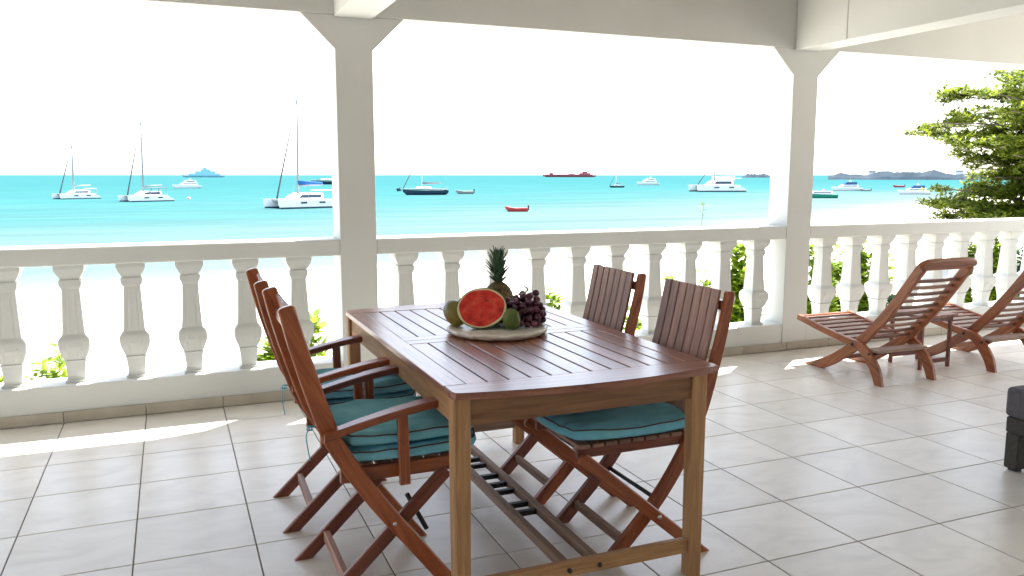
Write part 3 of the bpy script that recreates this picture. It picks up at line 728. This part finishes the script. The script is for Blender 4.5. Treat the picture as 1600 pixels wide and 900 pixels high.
mp2 = N.new('ShaderNodeMapping'); mp2.inputs['Scale'].default_value = (.10, .55, 1); mp2.inputs['Rotation'].default_value = (0, 0, .15); L.new(tc.outputs['Object'], mp2.inputs[0])
n4 = N.new('ShaderNodeTexNoise'); n4.inputs['Scale'].default_value = .35; n4.inputs['Detail'].default_value = 9; n4.inputs['Roughness'].default_value = .68; L.new(mp2.outputs[0], n4.inputs['Vector'])
mr4 = N.new('ShaderNodeMapRange'); mr4.inputs['From Min'].default_value = .3; mr4.inputs['From Max'].default_value = .7; mr4.inputs['To Min'].default_value = .82; mr4.inputs['To Max'].default_value = 1.15; L.new(n4.outputs['Fac'], mr4.inputs['Value'])
hv4 = N.new('ShaderNodeHueSaturation'); L.new(WR.outputs[0], hv4.inputs['Color']); L.new(mr4.outputs[0], hv4.inputs['Value']); L.new(hv4.outputs[0], b.inputs['Base Color'])
bp = N.new('ShaderNodeBump'); n3 = N.new('ShaderNodeTexNoise'); n3.inputs['Scale'].default_value = .8; n3.inputs['Detail'].default_value = 5; L.new(tc.outputs['Object'], n3.inputs['Vector']); L.new(n3.outputs['Fac'], bp.inputs['Height']); bp.inputs['Strength'].default_value = .6; bp.inputs['Distance'].default_value = .25; L.new(bp.outputs[0], b.inputs['Normal'])
sea = link('sea', me, m); tag(sea, kind='structure')

# ================================================================== HEADLAND
def hz(x):
    P = [(0, 278), (300, 275.3), (500, 273.6), (620, 272), (1100, 272), (1600, 275)]
    for (a, ya), (b2, yb) in zip(P, P[1:]):
        if x <= b2: return ya+(yb-ya)*(x-a)/(b2-a)
    return 275
def seapos(x, y):
    """point on the sea whose photographed waterline is at (x, y)"""
    dy = max(1.2, y-hz(x)); y = 273.6+dy
    d = FW + RT*((x-800)/FPX) + UP*(-(y-450)/FPX)
    t = (SEA-CAM.z)/d.z; return CAM+d*t, t
def ridge(name, x0, x1, dist, hfun, lab, col):
    V = []; F = []; n = 90
    for i in range(n+1):
        xx = x0+(x1-x0)*i/n; d = (FW*1+RT*((xx-800)/FPX)); d.z = 0; d = d.normalized()
        base = Vector((CAM.x, CAM.y, 0))+d*dist; h = hfun(i/n)
        for q, (off, hh) in enumerate(((-25, -.5), (-18, .35), (0, 1.0), (30, .9), (80, .3), (110, -.5))):
            nzv = noise.fractal(Vector((i*.35, q*3.1, dist)), 1, 2, 3)
            V.append((base.x+d.x*off, base.y+d.y*off, SEA+(h*hh*(1+.35*nzv) if hh > 0 else -1)))
    for i in range(n):
        for q in range(5): F.append((i*6+q, (i+1)*6+q, (i+1)*6+q+1, i*6+q+1))
    o = link(name, mesh(name, V, F), col); return tag(o, kind='structure')
ridge('headland', 1285, 1700, 1150, lambda t: 6.0+4.0*math.sin(min(1, t*1.6)*math.pi)**2+1.5*math.sin(t*37), '', M['headland'])
ridge('far_hills', 1150, 1262, 2000, lambda t: max(1.0, (9+5*math.sin(t*9+1)+3*math.sin(t*23))*min(1, t*5)), '', M['headland'])

# ================================================================== BOATS
def loft(name, secs, m, parent, mw=None, smooth=True):
    """hull through cross-sections: list of (x, halfbeam, zdeck, zkeel)"""
    V = []; F = []; n = 9
    for (x, hb, zd, zk) in secs:
        for k in range(n):
            t = -1+2*k/(n-1); y = hb*math.copysign(abs(t)**.6, t) if t else 0; z = zk+(zd-zk)*abs(t)**2.2; V.append((x, y, z))
    for i in range(len(secs)-1):
        for k in range(n-1): F.append((i*n+k, i*n+k+1, (i+1)*n+k+1, (i+1)*n+k))
        F.append((i*n, (i+1)*n, (i+1)*n+n-1, i*n+n-1))
    F.append(tuple(range(n))); F.append(tuple(range((len(secs)-1)*n+n-1, (len(secs)-1)*n-1, -1)))
    me = mesh(name, V, F); bm = bmesh.new(); bm.from_mesh(me); bmesh.ops.recalc_face_normals(bm, faces=bm.faces); bm.to_mesh(me); bm.free()
    return link(name, me, m, parent, mw, smooth=False)
def head(x, y, turn):
    """position and heading for a boat whose bow points left and is turned toward the viewer"""
    p, t = seapos(x, y); f = Vector((p.x-CAM.x, p.y-CAM.y, 0)).normalized(); r = Vector((f.y, -f.x, 0))
    h = -r*math.cos(R(turn))-f*math.sin(R(turn)); return p, math.atan2(h.y, h.x), t
def catamaran(xb, y, L, mast, label, turn=25, cover=None, hardtop=False, fly=False, cat='catamaran', jib=True, rake=.06):
    p, a, t = head(xb, y, turn); e = empty('catamaran', p, a); e.scale = (1, 1, 1.2); mast = mast/1.2 if mast else 0; bh = L*.24; s_ = L/12
    for s in (-1, 1):
        hb = L*.055
        loft('waterline_shade', [(L*.475, hb*.3, .24*s_, -.3*s_), (L*.3, hb*.82+.03, .24*s_, -.4*s_), (0, hb+.04, .24*s_, -.5*s_), (-L*.3, hb+.04, .24*s_, -.4*s_), (-L*.49, hb*.9+.04, .2*s_, 0)], M['hull_shade'], e, Matrix.Translation((0, s*bh, 0)))  # added dark band: painted shade and reflection along the waterline
        hl = loft('hull', [(L*.5, .05, 1.45*s_, .6*s_), (L*.46, hb*.35, 1.42*s_, -.2*s_), (L*.3, hb*.8, 1.35*s_, -.4*s_), (0, hb, 1.3*s_, -.5*s_), (-L*.3, hb, 1.25*s_, -.4*s_), (-L*.42, hb, .9*s_, -.2*s_), (-L*.5, hb*.9, .35*s_, 0)], M['hull'], e, Matrix.Translation((0, s*bh, 0)))
        for q in (.12, -.18):
            wn = box('window', (L*q-.6*s_, s*(bh+hb)-.02 if s > 0 else s*(bh+hb)-.03, .75*s_), (L*q+.6*s_, s*(bh+hb)+.03 if s > 0 else s*(bh+hb)+.02, 1.0*s_), M['glassdark'], e); sub(wn, hl)
    box('bridge_deck', (-L*.38, -bh+.05, .55*s_), (L*.14, bh-.05, 1.28*s_), M['hull'], e, .1)
    box('trampoline', (L*.141, -bh+.3, 1.0*s_), (L*.36, bh-.3, 1.06*s_), M['canvas_grey'], e)
    tube('cross_beam', [(L*.37, -bh, 1.25*s_), (L*.37, bh, 1.25*s_)], .12, M['alu'], e)
    # coach roof: tapered
    ch_ = 1.0*s_
    V = []
    for (z, xf, xr, hy_) in ((1.27, .20, -.26, .80), (1.9, .12, -.27, .74), (2.25, .05, -.27, .66)):
        V += [(L*xf, -bh*hy_, z*s_), (L*xf, bh*hy_, z*s_), (L*xr, bh*hy_, z*s_), (L*xr, -bh*hy_, z*s_)]
    F = [(3, 2, 1, 0), (8, 9, 10, 11)]+[(i*4+k, i*4+(k+1) % 4, (i+1)*4+(k+1) % 4, (i+1)*4+k) for i in range(2) for k in range(4)]
    cb = link('cabin', mesh('cabin', V, F), M['hull'], e)
    for s in (-1, 1):
        V = [(L*.14, s*bh*.78, 1.55*s_), (-L*.22, s*bh*.78, 1.55*s_), (-L*.22, s*bh*.745, 2.0*s_), (L*.085, s*bh*.745, 2.0*s_)]; V = [(x, y_+s*.06, z) for x, y_, z in V]+[(x, y_-s*.04, z) for x, y_, z in V]
        wn = link('window', mesh('window', V, [(0, 1, 2, 3), (7, 6, 5, 4), (0, 4, 5, 1), (1, 5, 6, 2), (2, 6, 7, 3), (3, 7, 4, 0)]), M['glassdark'], e); sub(wn, cb)
    if hardtop:
        box('hardtop', (-L*.40, -bh*.8, 2.85*s_), (L*.0, bh*.8, 3.0*s_), M['canvas_grey'], e, .05)
        for q in (-.39, -.2, -.01):
            for s in (-1, 1): tube('post', [(L*q, s*bh*.72, 1.2*s_), (L*q, s*bh*.72, 2.86*s_)], .06, M['alu'], e, seg=5)
    else:
        box('bimini', (-L*.44, -bh*.7, 2.55*s_), (-L*.24, bh*.7, 2.65*s_), M['hull'], e, .03)
        for s in (-1, 1): tube('post', [(-L*.43, s*bh*.68, 1.2*s_), (-L*.43, s*bh*.68, 2.56*s_)], .06, M['alu'], e, seg=5)
    if fly:
        box('flybridge', (-L*.30, -bh*.7, 2.27*s_), (L*.05, bh*.7, 3.0*s_), M['hull'], e, .15)
        box('bridge_top', (-L*.32, -bh*.75, 3.9*s_), (L*.0, bh*.75, 4.05*s_), M['hull'], e, .05)
        for q in (-.3, -.02):
            for s in (-1, 1): tube('post', [(L*q, s*bh*.65, 3.0*s_), (L*q, s*bh*.65, 3.92*s_)], .07, M['hull'], e, seg=5)
        tube('flagstaff', [(-L*.05, 0, 4.05*s_), (-L*.03, 0, 5.6*s_)], .13, M['black'], e, seg=5)
    if mast:
        mx_ = L*.06; top = (mx_-rake*mast*.5, 0, mast)
        tube('mast', [(mx_, 0, 2.2*s_), top], .20, M['alu'], e, seg=6, r1=.15)
        tube('boom', [(mx_, 0, 3.3*s_), (-L*.36, 0, 3.45*s_)], .12, M['alu'], e, seg=6)
        if cover: tube('sail_cover', [(mx_, 0, 3.75*s_), (mx_-L*.2, 0, 3.7*s_), (-L*.35, 0, 3.62*s_)], .34, M[cover], e, seg=8, r1=.2)
        if jib: tube('forestay', [(L*.40, 0, 1.4*s_), (mx_-rake*mast*.45, 0, mast*.92)], .16, M['canvas_grey'], e, seg=5, r1=.07)
        for s in (-1, 1): tube('shroud', [(mx_-.05*L, s*bh, 1.3*s_), (mx_-rake*mast*.45, 0, mast*.9)], .02, M['alu'], e, seg=4)
    tag(e, label, cat); return e
catamaran(120, 314, 9.6, 14.5, 'smallest white catamaran, farthest left on the sea', 22, jib=True)
catamaran(229, 317, 10.2, 19.5, 'white catamaran with a grey hardtop, second from the left', 24, hardtop=True)
catamaran(472, 325, 11.9, 21.0, 'large white catamaran with a blue sail cover next to the left column', 28, cover='canvas_blue')
catamaran(1120, 298, 17.8, 12, 'white flybridge catamaran anchored left of the second column', 22, fly=True)
def mono(xb, y, L, mast, label, hullm, turn=8, cover='canvas_grey', cat='sailboat', sheer=1.0):
    p, a, t = head(xb, y, turn); e = empty('sailing_yacht', p, a); s_ = L/12
    loft('hull', [(L*.5, .08, 1.55*s_, .9*s_), (L*.42, L*.04, 1.45*s_, 0), (L*.25, L*.10, 1.3*s_, -.4*s_), (0, L*.14, 1.15*s_, -.5*s_), (-L*.3, L*.13, 1.15*s_, -.3*s_), (-L*.46, L*.10, 1.2*s_, .1*s_), (-L*.5, L*.09, 1.15*s_, .5*s_)], hullm, e)
    loft('deck', [(L*.49, .05, 1.75*s_, 1.56*s_), (L*.2, L*.095, 1.65*s_, 1.33*s_), (-L*.1, L*.125, 1.6*s_, 1.2*s_), (-L*.49, L*.085, 1.5*s_, 1.2*s_)], M['hull'], e)
    cb = box('cabin', (-L*.12, -L*.07, 1.5*s_), (L*.2, L*.07, 2.1*s_), M['hull'], e, .15*s_)
    for s in (-1, 1): sub(box('window', (-L*.08, s*L*.07-.02, 1.75*s_), (L*.14, s*L*.07+.02, 1.95*s_), M['glassdark'], e), cb)
    if mast:
        tube('mast', [(L*.08, 0, 1.9*s_), (L*.06, 0, mast)], .12, M['hull'], e, seg=6, r1=.08)
        tube('boom', [(L*.08, 0, 2.9*s_), (-L*.34, 0, 3.0*s_)], .10, M['alu'], e, seg=6)
        tube('sail_cover', [(L*.07, 0, 3.15*s_), (-L*.33, 0, 3.15*s_)], .24, M[cover], e, seg=8, r1=.14)
        tube('forestay', [(L*.49, 0, 1.7*s_), (L*.065, 0, mast*.96)], .14, M['canvas_grey'], e, seg=5, r1=.06)
        tube('backstay', [(-L*.49, 0, 1.4*s_), (L*.06, 0, mast)], .03, M['alu'], e, seg=4)
    tube('pushpit', [(-L*.47, -L*.08, 1.5*s_), (-L*.47, -L*.08, 2.2*s_), (-L*.47, L*.08, 2.2*s_), (-L*.47, L*.08, 1.5*s_)], .04, M['alu'], e, seg=5)
    return tag(e, label, cat)
mono(665, 303, 13.4, 13.5, 'navy hulled sailing yacht right of the left column', M['hull_navy'])
mono(964, 291.5, 7.0, 6.5, 'tiny dark sailboat between the red ship and the white motor yacht', M['hull_navy'])
mono(512, 288, 20.0, 0, 'dark boat partly hidden behind the left column', M['hull_navy'], cat='boat')
def motor(xb, y, L, label, hullm=None, top=None, turn=12, cat='motor yacht', hs=1.0, decks=2):
    p, a, t = head(xb, y, turn); e = empty('motor_yacht', p, a); s_ = L/14*hs
    loft('hull', [(L*.5, .1, 2.1*s_, 1.2*s_), (L*.4, L*.07, 1.95*s_, 0), (L*.15, L*.13, 1.7*s_, -.3*s_), (-L*.2, L*.14, 1.5*s_, -.3*s_), (-L*.5, L*.13, 1.4*s_, -.1*s_)], hullm or M['hull'], e)
    z = 1.55*s_
    for k in range(decks):
        x0, x1, hb = L*(-.36+.05*k), L*(.24-.12*k), L*(.11-.015*k)
        V = [(x1, -hb, z), (x1, hb, z), (x0, hb, z), (x0, -hb, z), (x1-L*.10, -hb*.85, z+1.2*s_), (x1-L*.10, hb*.85, z+1.2*s_), (x0, hb*.85, z+1.2*s_), (x0, -hb*.85, z+1.2*s_)]
        dh = link('deckhouse', mesh('deckhouse', V, [(3, 2, 1, 0), (4, 5, 6, 7), (0, 1, 5, 4), (1, 2, 6, 5), (2, 3, 7, 6), (3, 0, 4, 7)]), M['hull'] if k < decks-1 or top is None else M[top], e)
        for s in (-1, 1): sub(box('window', (x0+L*.05, s*hb*.94-.04, z+.45*s_), (x1-L*.09, s*hb*.94+.04, z+.8*s_), M['glassdark'], e), dh)
        z += 1.2*s_
    box('radar_arch', (-L*.14, -L*.05, z), (-L*.10, L*.05, z+.8*s_), M['hull'], e)
    tube('antenna', [(-L*.12, 0, z+.8*s_), (-L*.13, 0, z+2.2*s_)], .04, M['alu'], e, seg=4)
    return tag(e, label, cat)
motor(292, 296, 12.5, 'white motor yacht left of the big blue ship on the horizon', turn=20)
motor(1012, 287.5, 14, 'small white motor yacht right of the tiny sailboat', turn=25)
motor(1322, 298, 11.5, 'white motorboat with a dark blue top in the right bay', top='canvas_blue', turn=28)
motor(1427, 304, 9.5, 'white boat with a blue canopy next to the tree', top='canvas_blue', turn=20)
motor(1279, 309, 9.0, 'green hulled boat beside the second column', hullm=M['green_hull'], turn=10, cat='boat', decks=1)
def dinghy(xb, y, L, label, m, turn=5, outboard=True):
    p, a, t = head(xb, y, turn); e = empty('dinghy', p, a); s_ = L/3.5
    loft('hull', [(L*.5, .1, .75*s_, .5*s_), (L*.38, L*.10, .65*s_, 0), (L*.1, L*.17, .5*s_, -.1*s_), (-L*.5, L*.17, .5*s_, -.1*s_)], m, e)
    tube('gunwale', [(-L*.5, -L*.17, .52*s_), (L*.1, -L*.17, .52*s_), (L*.38, -L*.10, .68*s_), (L*.5, 0, .8*s_), (L*.38, L*.10, .68*s_), (L*.1, L*.17, .52*s_), (-L*.5, L*.17, .52*s_)], .07*s_, m, e, seg=6)
    box('thwart', (-.15*s_, -L*.15, .5*s_), (.15*s_, L*.15, .56*s_), M['grey_wood'], e)
    if outboard: box('outboard_motor', (-L*.56, -.12*s_, .2*s_), (-L*.5, .12*s_, 1.0*s_), M['black'], e, .03)
    return tag(e, label, 'dinghy')
dinghy(807, 329, 3.6, 'small red dinghy below the red ship', M['red_hull'])
dinghy(726, 301.5, 5.5, 'low grey dinghy astern of the navy yacht', M['alu'])
dinghy(623, 297, 4.6, 'dark dinghy seen end on at the bow of the navy yacht', M['hull_navy'], 80)
dinghy(1352, 298.5, 3.8, 'small pale dinghy between the two motorboats in the right bay', M['alu'])
dinghy(1404, 293, 5.0, 'pinkish dinghy left of the boat with the blue canopy', M['ship_red'])
p, _ = seapos(295, 313)
bo = ellipsoid('mooring_buoy', (.45, .45, .5), mat('pink_buoy', (0.7, 0.35, 0.38), .5), None, p+Vector((0, 0, .1)), nu=12, nv=8); tag(bo, 'pale pink mooring buoy right of the hardtop catamaran', 'buoy')
# ships on the horizon
def ship(name, x0, x1, label, m, profile, dist, cat, mastx=None):
    xm = (x0+x1)/2; d = FW+RT*((xm-800)/FPX); d.z = 0; d = d.normalized(); p = Vector((CAM.x, CAM.y, 0))+d*dist; p.z = SEA
    L = (x1-x0)/FPX*dist*math.cos(math.atan((xm-800)/FPX))
    r = Vector((d.y, -d.x, 0)); e = empty(name, p, math.atan2(r.y, r.x)); u = dist/FPX
    loft('hull', [(-L*.5, L*.03, 3.6*u, 1.5*u), (-L*.42, L*.07, 3.0*u, -.3*u), (0, L*.08, 2.7*u, -.5*u), (L*.42, L*.07, 2.9*u, -.3*u), (L*.5, L*.05, 3.1*u, 1*u)], m, e)
    for (a, b, zl, zh, wd) in profile:
        sl = .25*(zh-zl)*u
        V = [(L*a, -L*wd, zl*u), (L*b, -L*wd, zl*u), (L*b, L*wd, zl*u), (L*a, L*wd, zl*u), (L*a+sl, -L*wd*.9, zh*u), (L*b-sl, -L*wd*.9, zh*u), (L*b-sl, L*wd*.9, zh*u), (L*a+sl, L*wd*.9, zh*u)]
        ss = link('superstructure', mesh('superstructure', V, [(3, 2, 1, 0), (4, 5, 6, 7), (0, 1, 5, 4), (1, 2, 6, 5), (2, 3, 7, 6), (3, 0, 4, 7)]), m, e)
        if name != 'superyacht': sub(link('window_band', boxmesh('window_band', (L*a+sl, -L*wd-.15, (zl+.35*(zh-zl))*u), (L*b-sl, -L*wd*.93, (zl+.6*(zh-zl))*u)), M['glassdark'], e), ss)
    if mastx is not None: tube('mast', [(L*mastx, 0, 8*u), (L*mastx, 0, 18*u)], .8*u, m, e, seg=6, r1=.2*u)
    return tag(e, label, cat)
ship('superyacht', 296, 358, 'big blue grey superyacht on the horizon above the white motor yacht', M['ship_blue'], [(-.36, .40, 2.6, 5.6, .07), (-.20, .28, 5.6, 8.8, .06), (-.06, .17, 8.8, 11.6, .05), (-.01, .08, 11.6, 14, .04)], 2300, 'ship', 0.03)
ship('cargo_ship', 847, 929, 'red cargo ship on the horizon in the middle bay', M['ship_red'], [(-.46, .44, 2.4, 4.2, .07), (-.38, -.30, 2.6, 6.6, .05), (-.16, -.06, 2.5, 4.2, .06), (-.02, .10, 2.5, 5.0, .06), (.18, .40, 2.5, 6.2, .06), (.24, .34, 6.2, 8.5, .05)], 2300, 'ship')
# small houses on the headland
for k, xx in enumerate((1352, 1369, 1403, 1452, 1486)):
    d = (FW+RT*((xx-800)/FPX)); d.z = 0; d = d.normalized(); p = Vector((CAM.x, CAM.y, 0))+d*1160; p.z = SEA+4.5
    a = math.atan2(-d.x, d.y); e = empty('headland_house', p, a); hh = (5.0, 4.0, 3.6, 3.4, 5.5)[k]
    box('wall', (-4, -4, -3), (4, 4, hh), M['hull'], e)
    link('roof', mesh('roof', [(-4.5, -4.5, hh), (4.5, -4.5, hh), (4.5, 4.5, hh), (-4.5, 4.5, hh), (-4.5, 0, hh+1.6), (4.5, 0, hh+1.6)], [(0, 1, 5, 4), (3, 4, 5, 2), (0, 4, 3), (1, 2, 5), (3, 2, 1, 0)]), M['headland'], e)
    tag(e, ['leftmost tiny house on the far headland', 'second tiny house from the left on the far headland', 'tiny house midway along the far headland', 'tiny pale house right of the middle of the headland', 'tallest tiny house on the headland close to the tree'][k], 'house', 'houses on the headland')

# ================================================================== VEGETATION
def leaves(name, pts, size, m, parent, nleaf=7, flat=.35, seed=1, upb=.6):
    """rosettes of small folded leaves at the given points"""
    rnd = random.Random(seed); V = []; F = []
    for (p, sc_) in pts:
        for k in range(nleaf):
            az = rnd.random()*6.283; el = rnd.uniform(-.4, .8)*flat*2; L_ = size*sc_*rnd.uniform(.65, 1.2); w_ = L_*rnd.uniform(.38, .5)
            d = Vector((math.cos(az)*math.cos(el), math.sin(az)*math.cos(el), math.sin(el))); s = Vector((-math.sin(az), math.cos(az), rnd.uniform(-.35, .35))).normalized(); up = s.cross(d)
            o = p+d*L_*.08; mdl = o+d*L_*.55-up*L_*.06; tip = o+d*L_-up*L_*rnd.uniform(.0, .25); b = len(V)
            V += [o, mdl+s*w_*.5+up*w_*.12, tip, mdl-s*w_*.5+up*w_*.12]; F += [(b, b+1, b+2), (b, b+2, b+3)]
    o = link(name, mesh(name, V, F), m, parent); return o
def bush(loc, w_, h_, label, m='leaf_bush', n=150, size=.13, seed=1, group='low bushes on the sand beyond the balustrade', name='sea_grape_bush'):
    rnd = random.Random(seed); e = empty(name, loc); pts = []
    st_e = None
    V = []
    stems = []
    for k in range(7):
        az = rnd.random()*6.28; rr = rnd.uniform(.2, .9)*w_; tip = Vector((math.cos(az)*rr, math.sin(az)*rr, h_*rnd.uniform(.6, 1.0))); stems.append(tip)
    for k in range(n):
        s = rnd.choice(stems); t = rnd.uniform(.35, 1.05); p = Vector((s.x*t, s.y*t, s.z*t**.8))+Vector([rnd.gauss(0, .16)*w_, rnd.gauss(0, .16)*w_, rnd.gauss(0, .10)*h_])
        p.z = min(max(p.z, .05), h_*1.04); pts.append((p, rnd.uniform(.7, 1.2)))
    fo = leaves('foliage', pts, size, M[m], e, seed=seed, nleaf=9); tag(fo, kind='stuff')
    for s in stems[:4]: tube('stem', [(0, 0, -.1), (s.x*.4, s.y*.4, s.z*.55), tuple(s)], .018, M['bark'], e, seg=5, n=3, r1=.006)
    return tag(e, label, 'bush', group)
def ground_at(x, y): return Vector((x, y, ground_z(x, y)))
def bush_px(x, ytop, depth, wpx, label, **k):
    """stand a bush on the sand at a depth so that its top is near the photographed height"""
    p = px(x, ytop, depth); z = ground_z(p.x, p.y); h = max(.25, p.z-z); return bush((p.x, p.y, z-.02), wpx/FPX*depth/2, h, label, **k)
bush_px(5, 560, 7.6, 40, 'bush at the far left edge beyond the balusters', n=70, seed=2)
bush_px(70, 552, 7.6, 72, 'low rounded bush beyond the second and third balusters from the left', n=150, seed=3)
bush_px(270, 575, 7.6, 40, 'sparse sprig of leaves on the sand behind the fourth baluster', n=14, seed=4, size=.09)
bush_px(345, 583, 7.8, 70, 'flat straggling plant beyond the fifth baluster', n=40, seed=5, size=.09)
bush_px(425, 520, 7.6, 55, 'bush showing behind the backs of the left armchairs', n=130, seed=6)
bush_px(492, 510, 7.6, 75, 'wide bush beside the left column between balusters', n=190, seed=7)
bush_px(669, 462, 10, 14, 'single small sprig behind the table, right of the left column', n=18, seed=8, size=.10)
bush_px(790, 460, 10, 16, 'small leaves peeking out right behind the pineapple', n=18, seed=9, size=.10)
bush_px(866, 458, 10, 42, 'bright bush showing right of the grapes', n=80, seed=10)
bush_px(992, 486, 8.5, 26, 'bush showing between the two right hand chair backs', n=90, seed=11)
bush_px(1058, 424, 9.5, 26, 'pointed bush top above the nearest right chair', n=60, seed=12)
bush_px(1112, 432, 9.5, 60, 'bush right behind the back of the nearest right chair', n=130, seed=13)
bush_px(1158, 400, 8.6, 70, 'tall bright bush left of the second column', n=420, seed=14)
bush_px(1278, 398, 9.4, 64, 'tall bush just right of the second column', n=420, seed=15)
bush_px(1322, 384, 10, 84, 'leafy bush behind the first and second balusters right of the second column', n=460, seed=16)
bush_px(1366, 408, 10, 70, 'medium bush behind the small side table', n=300, seed=17)
bush_px(1398, 430, 10, 44, 'darker low bush left of the first deck chair back', n=120, seed=18, m='leaf_dark')
bush_px(1455, 478, 10, 44, 'low dark plant behind the first deck chair back', n=70, seed=19, m='leaf_dark')
bush_px(1512, 372, 11.5, 34, 'slim tall bush right of the first deck chair back', n=200, seed=20)
bush_px(1556, 368, 11.5, 40, 'tall bush between the last balusters before the right edge', n=240, seed=21)
bush_px(1600, 372, 11.5, 50, 'tall dark bush at the right edge beyond the balusters', n=220, seed=22, m='leaf_dark')
# young thin plant on the beach in front of the flybridge catamaran
e0 = px(1094, 345, 26); z = ground_z(e0.x, e0.y); e = empty('beach_sapling', (e0.x, e0.y, z)); hh = px(1100, 322, 26).z-z
tube('stem', [(0, 0, -.1), (.03, 0, hh*.6), (.12, 0, hh)], .012, M['bark'], e, seg=5, n=4, r1=.006)
tag(leaves('foliage', [(Vector((.12, 0, hh)), 1), (Vector((.09, 0, hh*.93)), .8), (Vector((.06, 0, hh*.86)), .7)], .22, M['leaf_dark'], e, nleaf=4, seed=5), kind='stuff'); tag(e, 'thin young plant rising above the rail below the flybridge catamaran', 'plant')
# the big tree at the right
def tree():
    D = 24.0; base = px(1712, 345, D); z0 = ground_z(base.x, base.y); e = empty('sea_almond_tree', (base.x, base.y, z0))
    top = px(1700, 96, D).z-z0; low = px(1600, 362, D).z-z0; rnd = random.Random(11)
    tube('trunk', [(0, 0, -.3), (.1, 0, top*.3), (-.1, .1, top*.65), (0, 0, top*.98)], .24, M['bark'], e, seg=10, n=5, r1=.05)
    pts = []; prof = [(0.0, .50), (.07, .86), (.18, .92), (.30, .80), (.42, .78), (.55, .90), (.68, 1.0), (.8, .86), (.92, .66), (1.0, .48)]
    f = lambda t: next((a[1]+(b[1]-a[1])*(t-a[0])/(b[0]-a[0]) for a, b in zip(prof, prof[1:]) if t <= b[0]), .4)
    RMAX = 282/FPX*D
    tiers = 10
    for k in range(165):
        tr_ = k % tiers; t = (tr_+.5)/tiers+rnd.gauss(0, .036); z = low+(top-low)*t; az = k*2.399+rnd.uniform(-.3, .3)
        Lr = RMAX*f(min(1, max(0, t)))*rnd.choice((.5, .75, .9, 1.0, 1.1))*rnd.uniform(.92, 1.05); rise = rnd.uniform(.03, .16)*Lr
        d = Vector((math.cos(az), math.sin(az), 0)); p0 = Vector((0, 0, max(.5, z-rise-.25))); p1 = d*Lr*.55+Vector((0, 0, z-rise*.3)); p2 = d*Lr+Vector((0, 0, z+rnd.uniform(-.12, .15)))
        tube('limb', [p0, p1, p2], .055, M['bark'], e, seg=5, n=4, r1=.012)
        path = cr([p0, p1, p2], 10); s = Vector((-d.y, d.x, 0))
        for _ in range(int(4+Lr*1.7)):
            tt = rnd.uniform(.30, 1.0); pp = path[min(len(path)-1, int(tt*(len(path)-1)))]
            c = pp+s*rnd.gauss(0, Lr*.17*(1.15-tt)+.06)+Vector((0, 0, rnd.gauss(.02, .07)))
            rr = rnd.uniform(.16, .42)
            for _ in range(int(24*rr/.3)):
                v = Vector((rnd.gauss(0, 1), rnd.gauss(0, 1), rnd.gauss(0, .34)))*rr*.55
                pts.append((c+v, rnd.uniform(.6, 1.15)))
    tag(leaves('crown', pts, .20, M['leaf_tree'], e, nleaf=5, flat=.4, seed=4), kind='stuff')
    tag(e, 'large leafy tree with tiered branches at the right edge', 'tree')
tree()
bpy.context.view_layer.update()
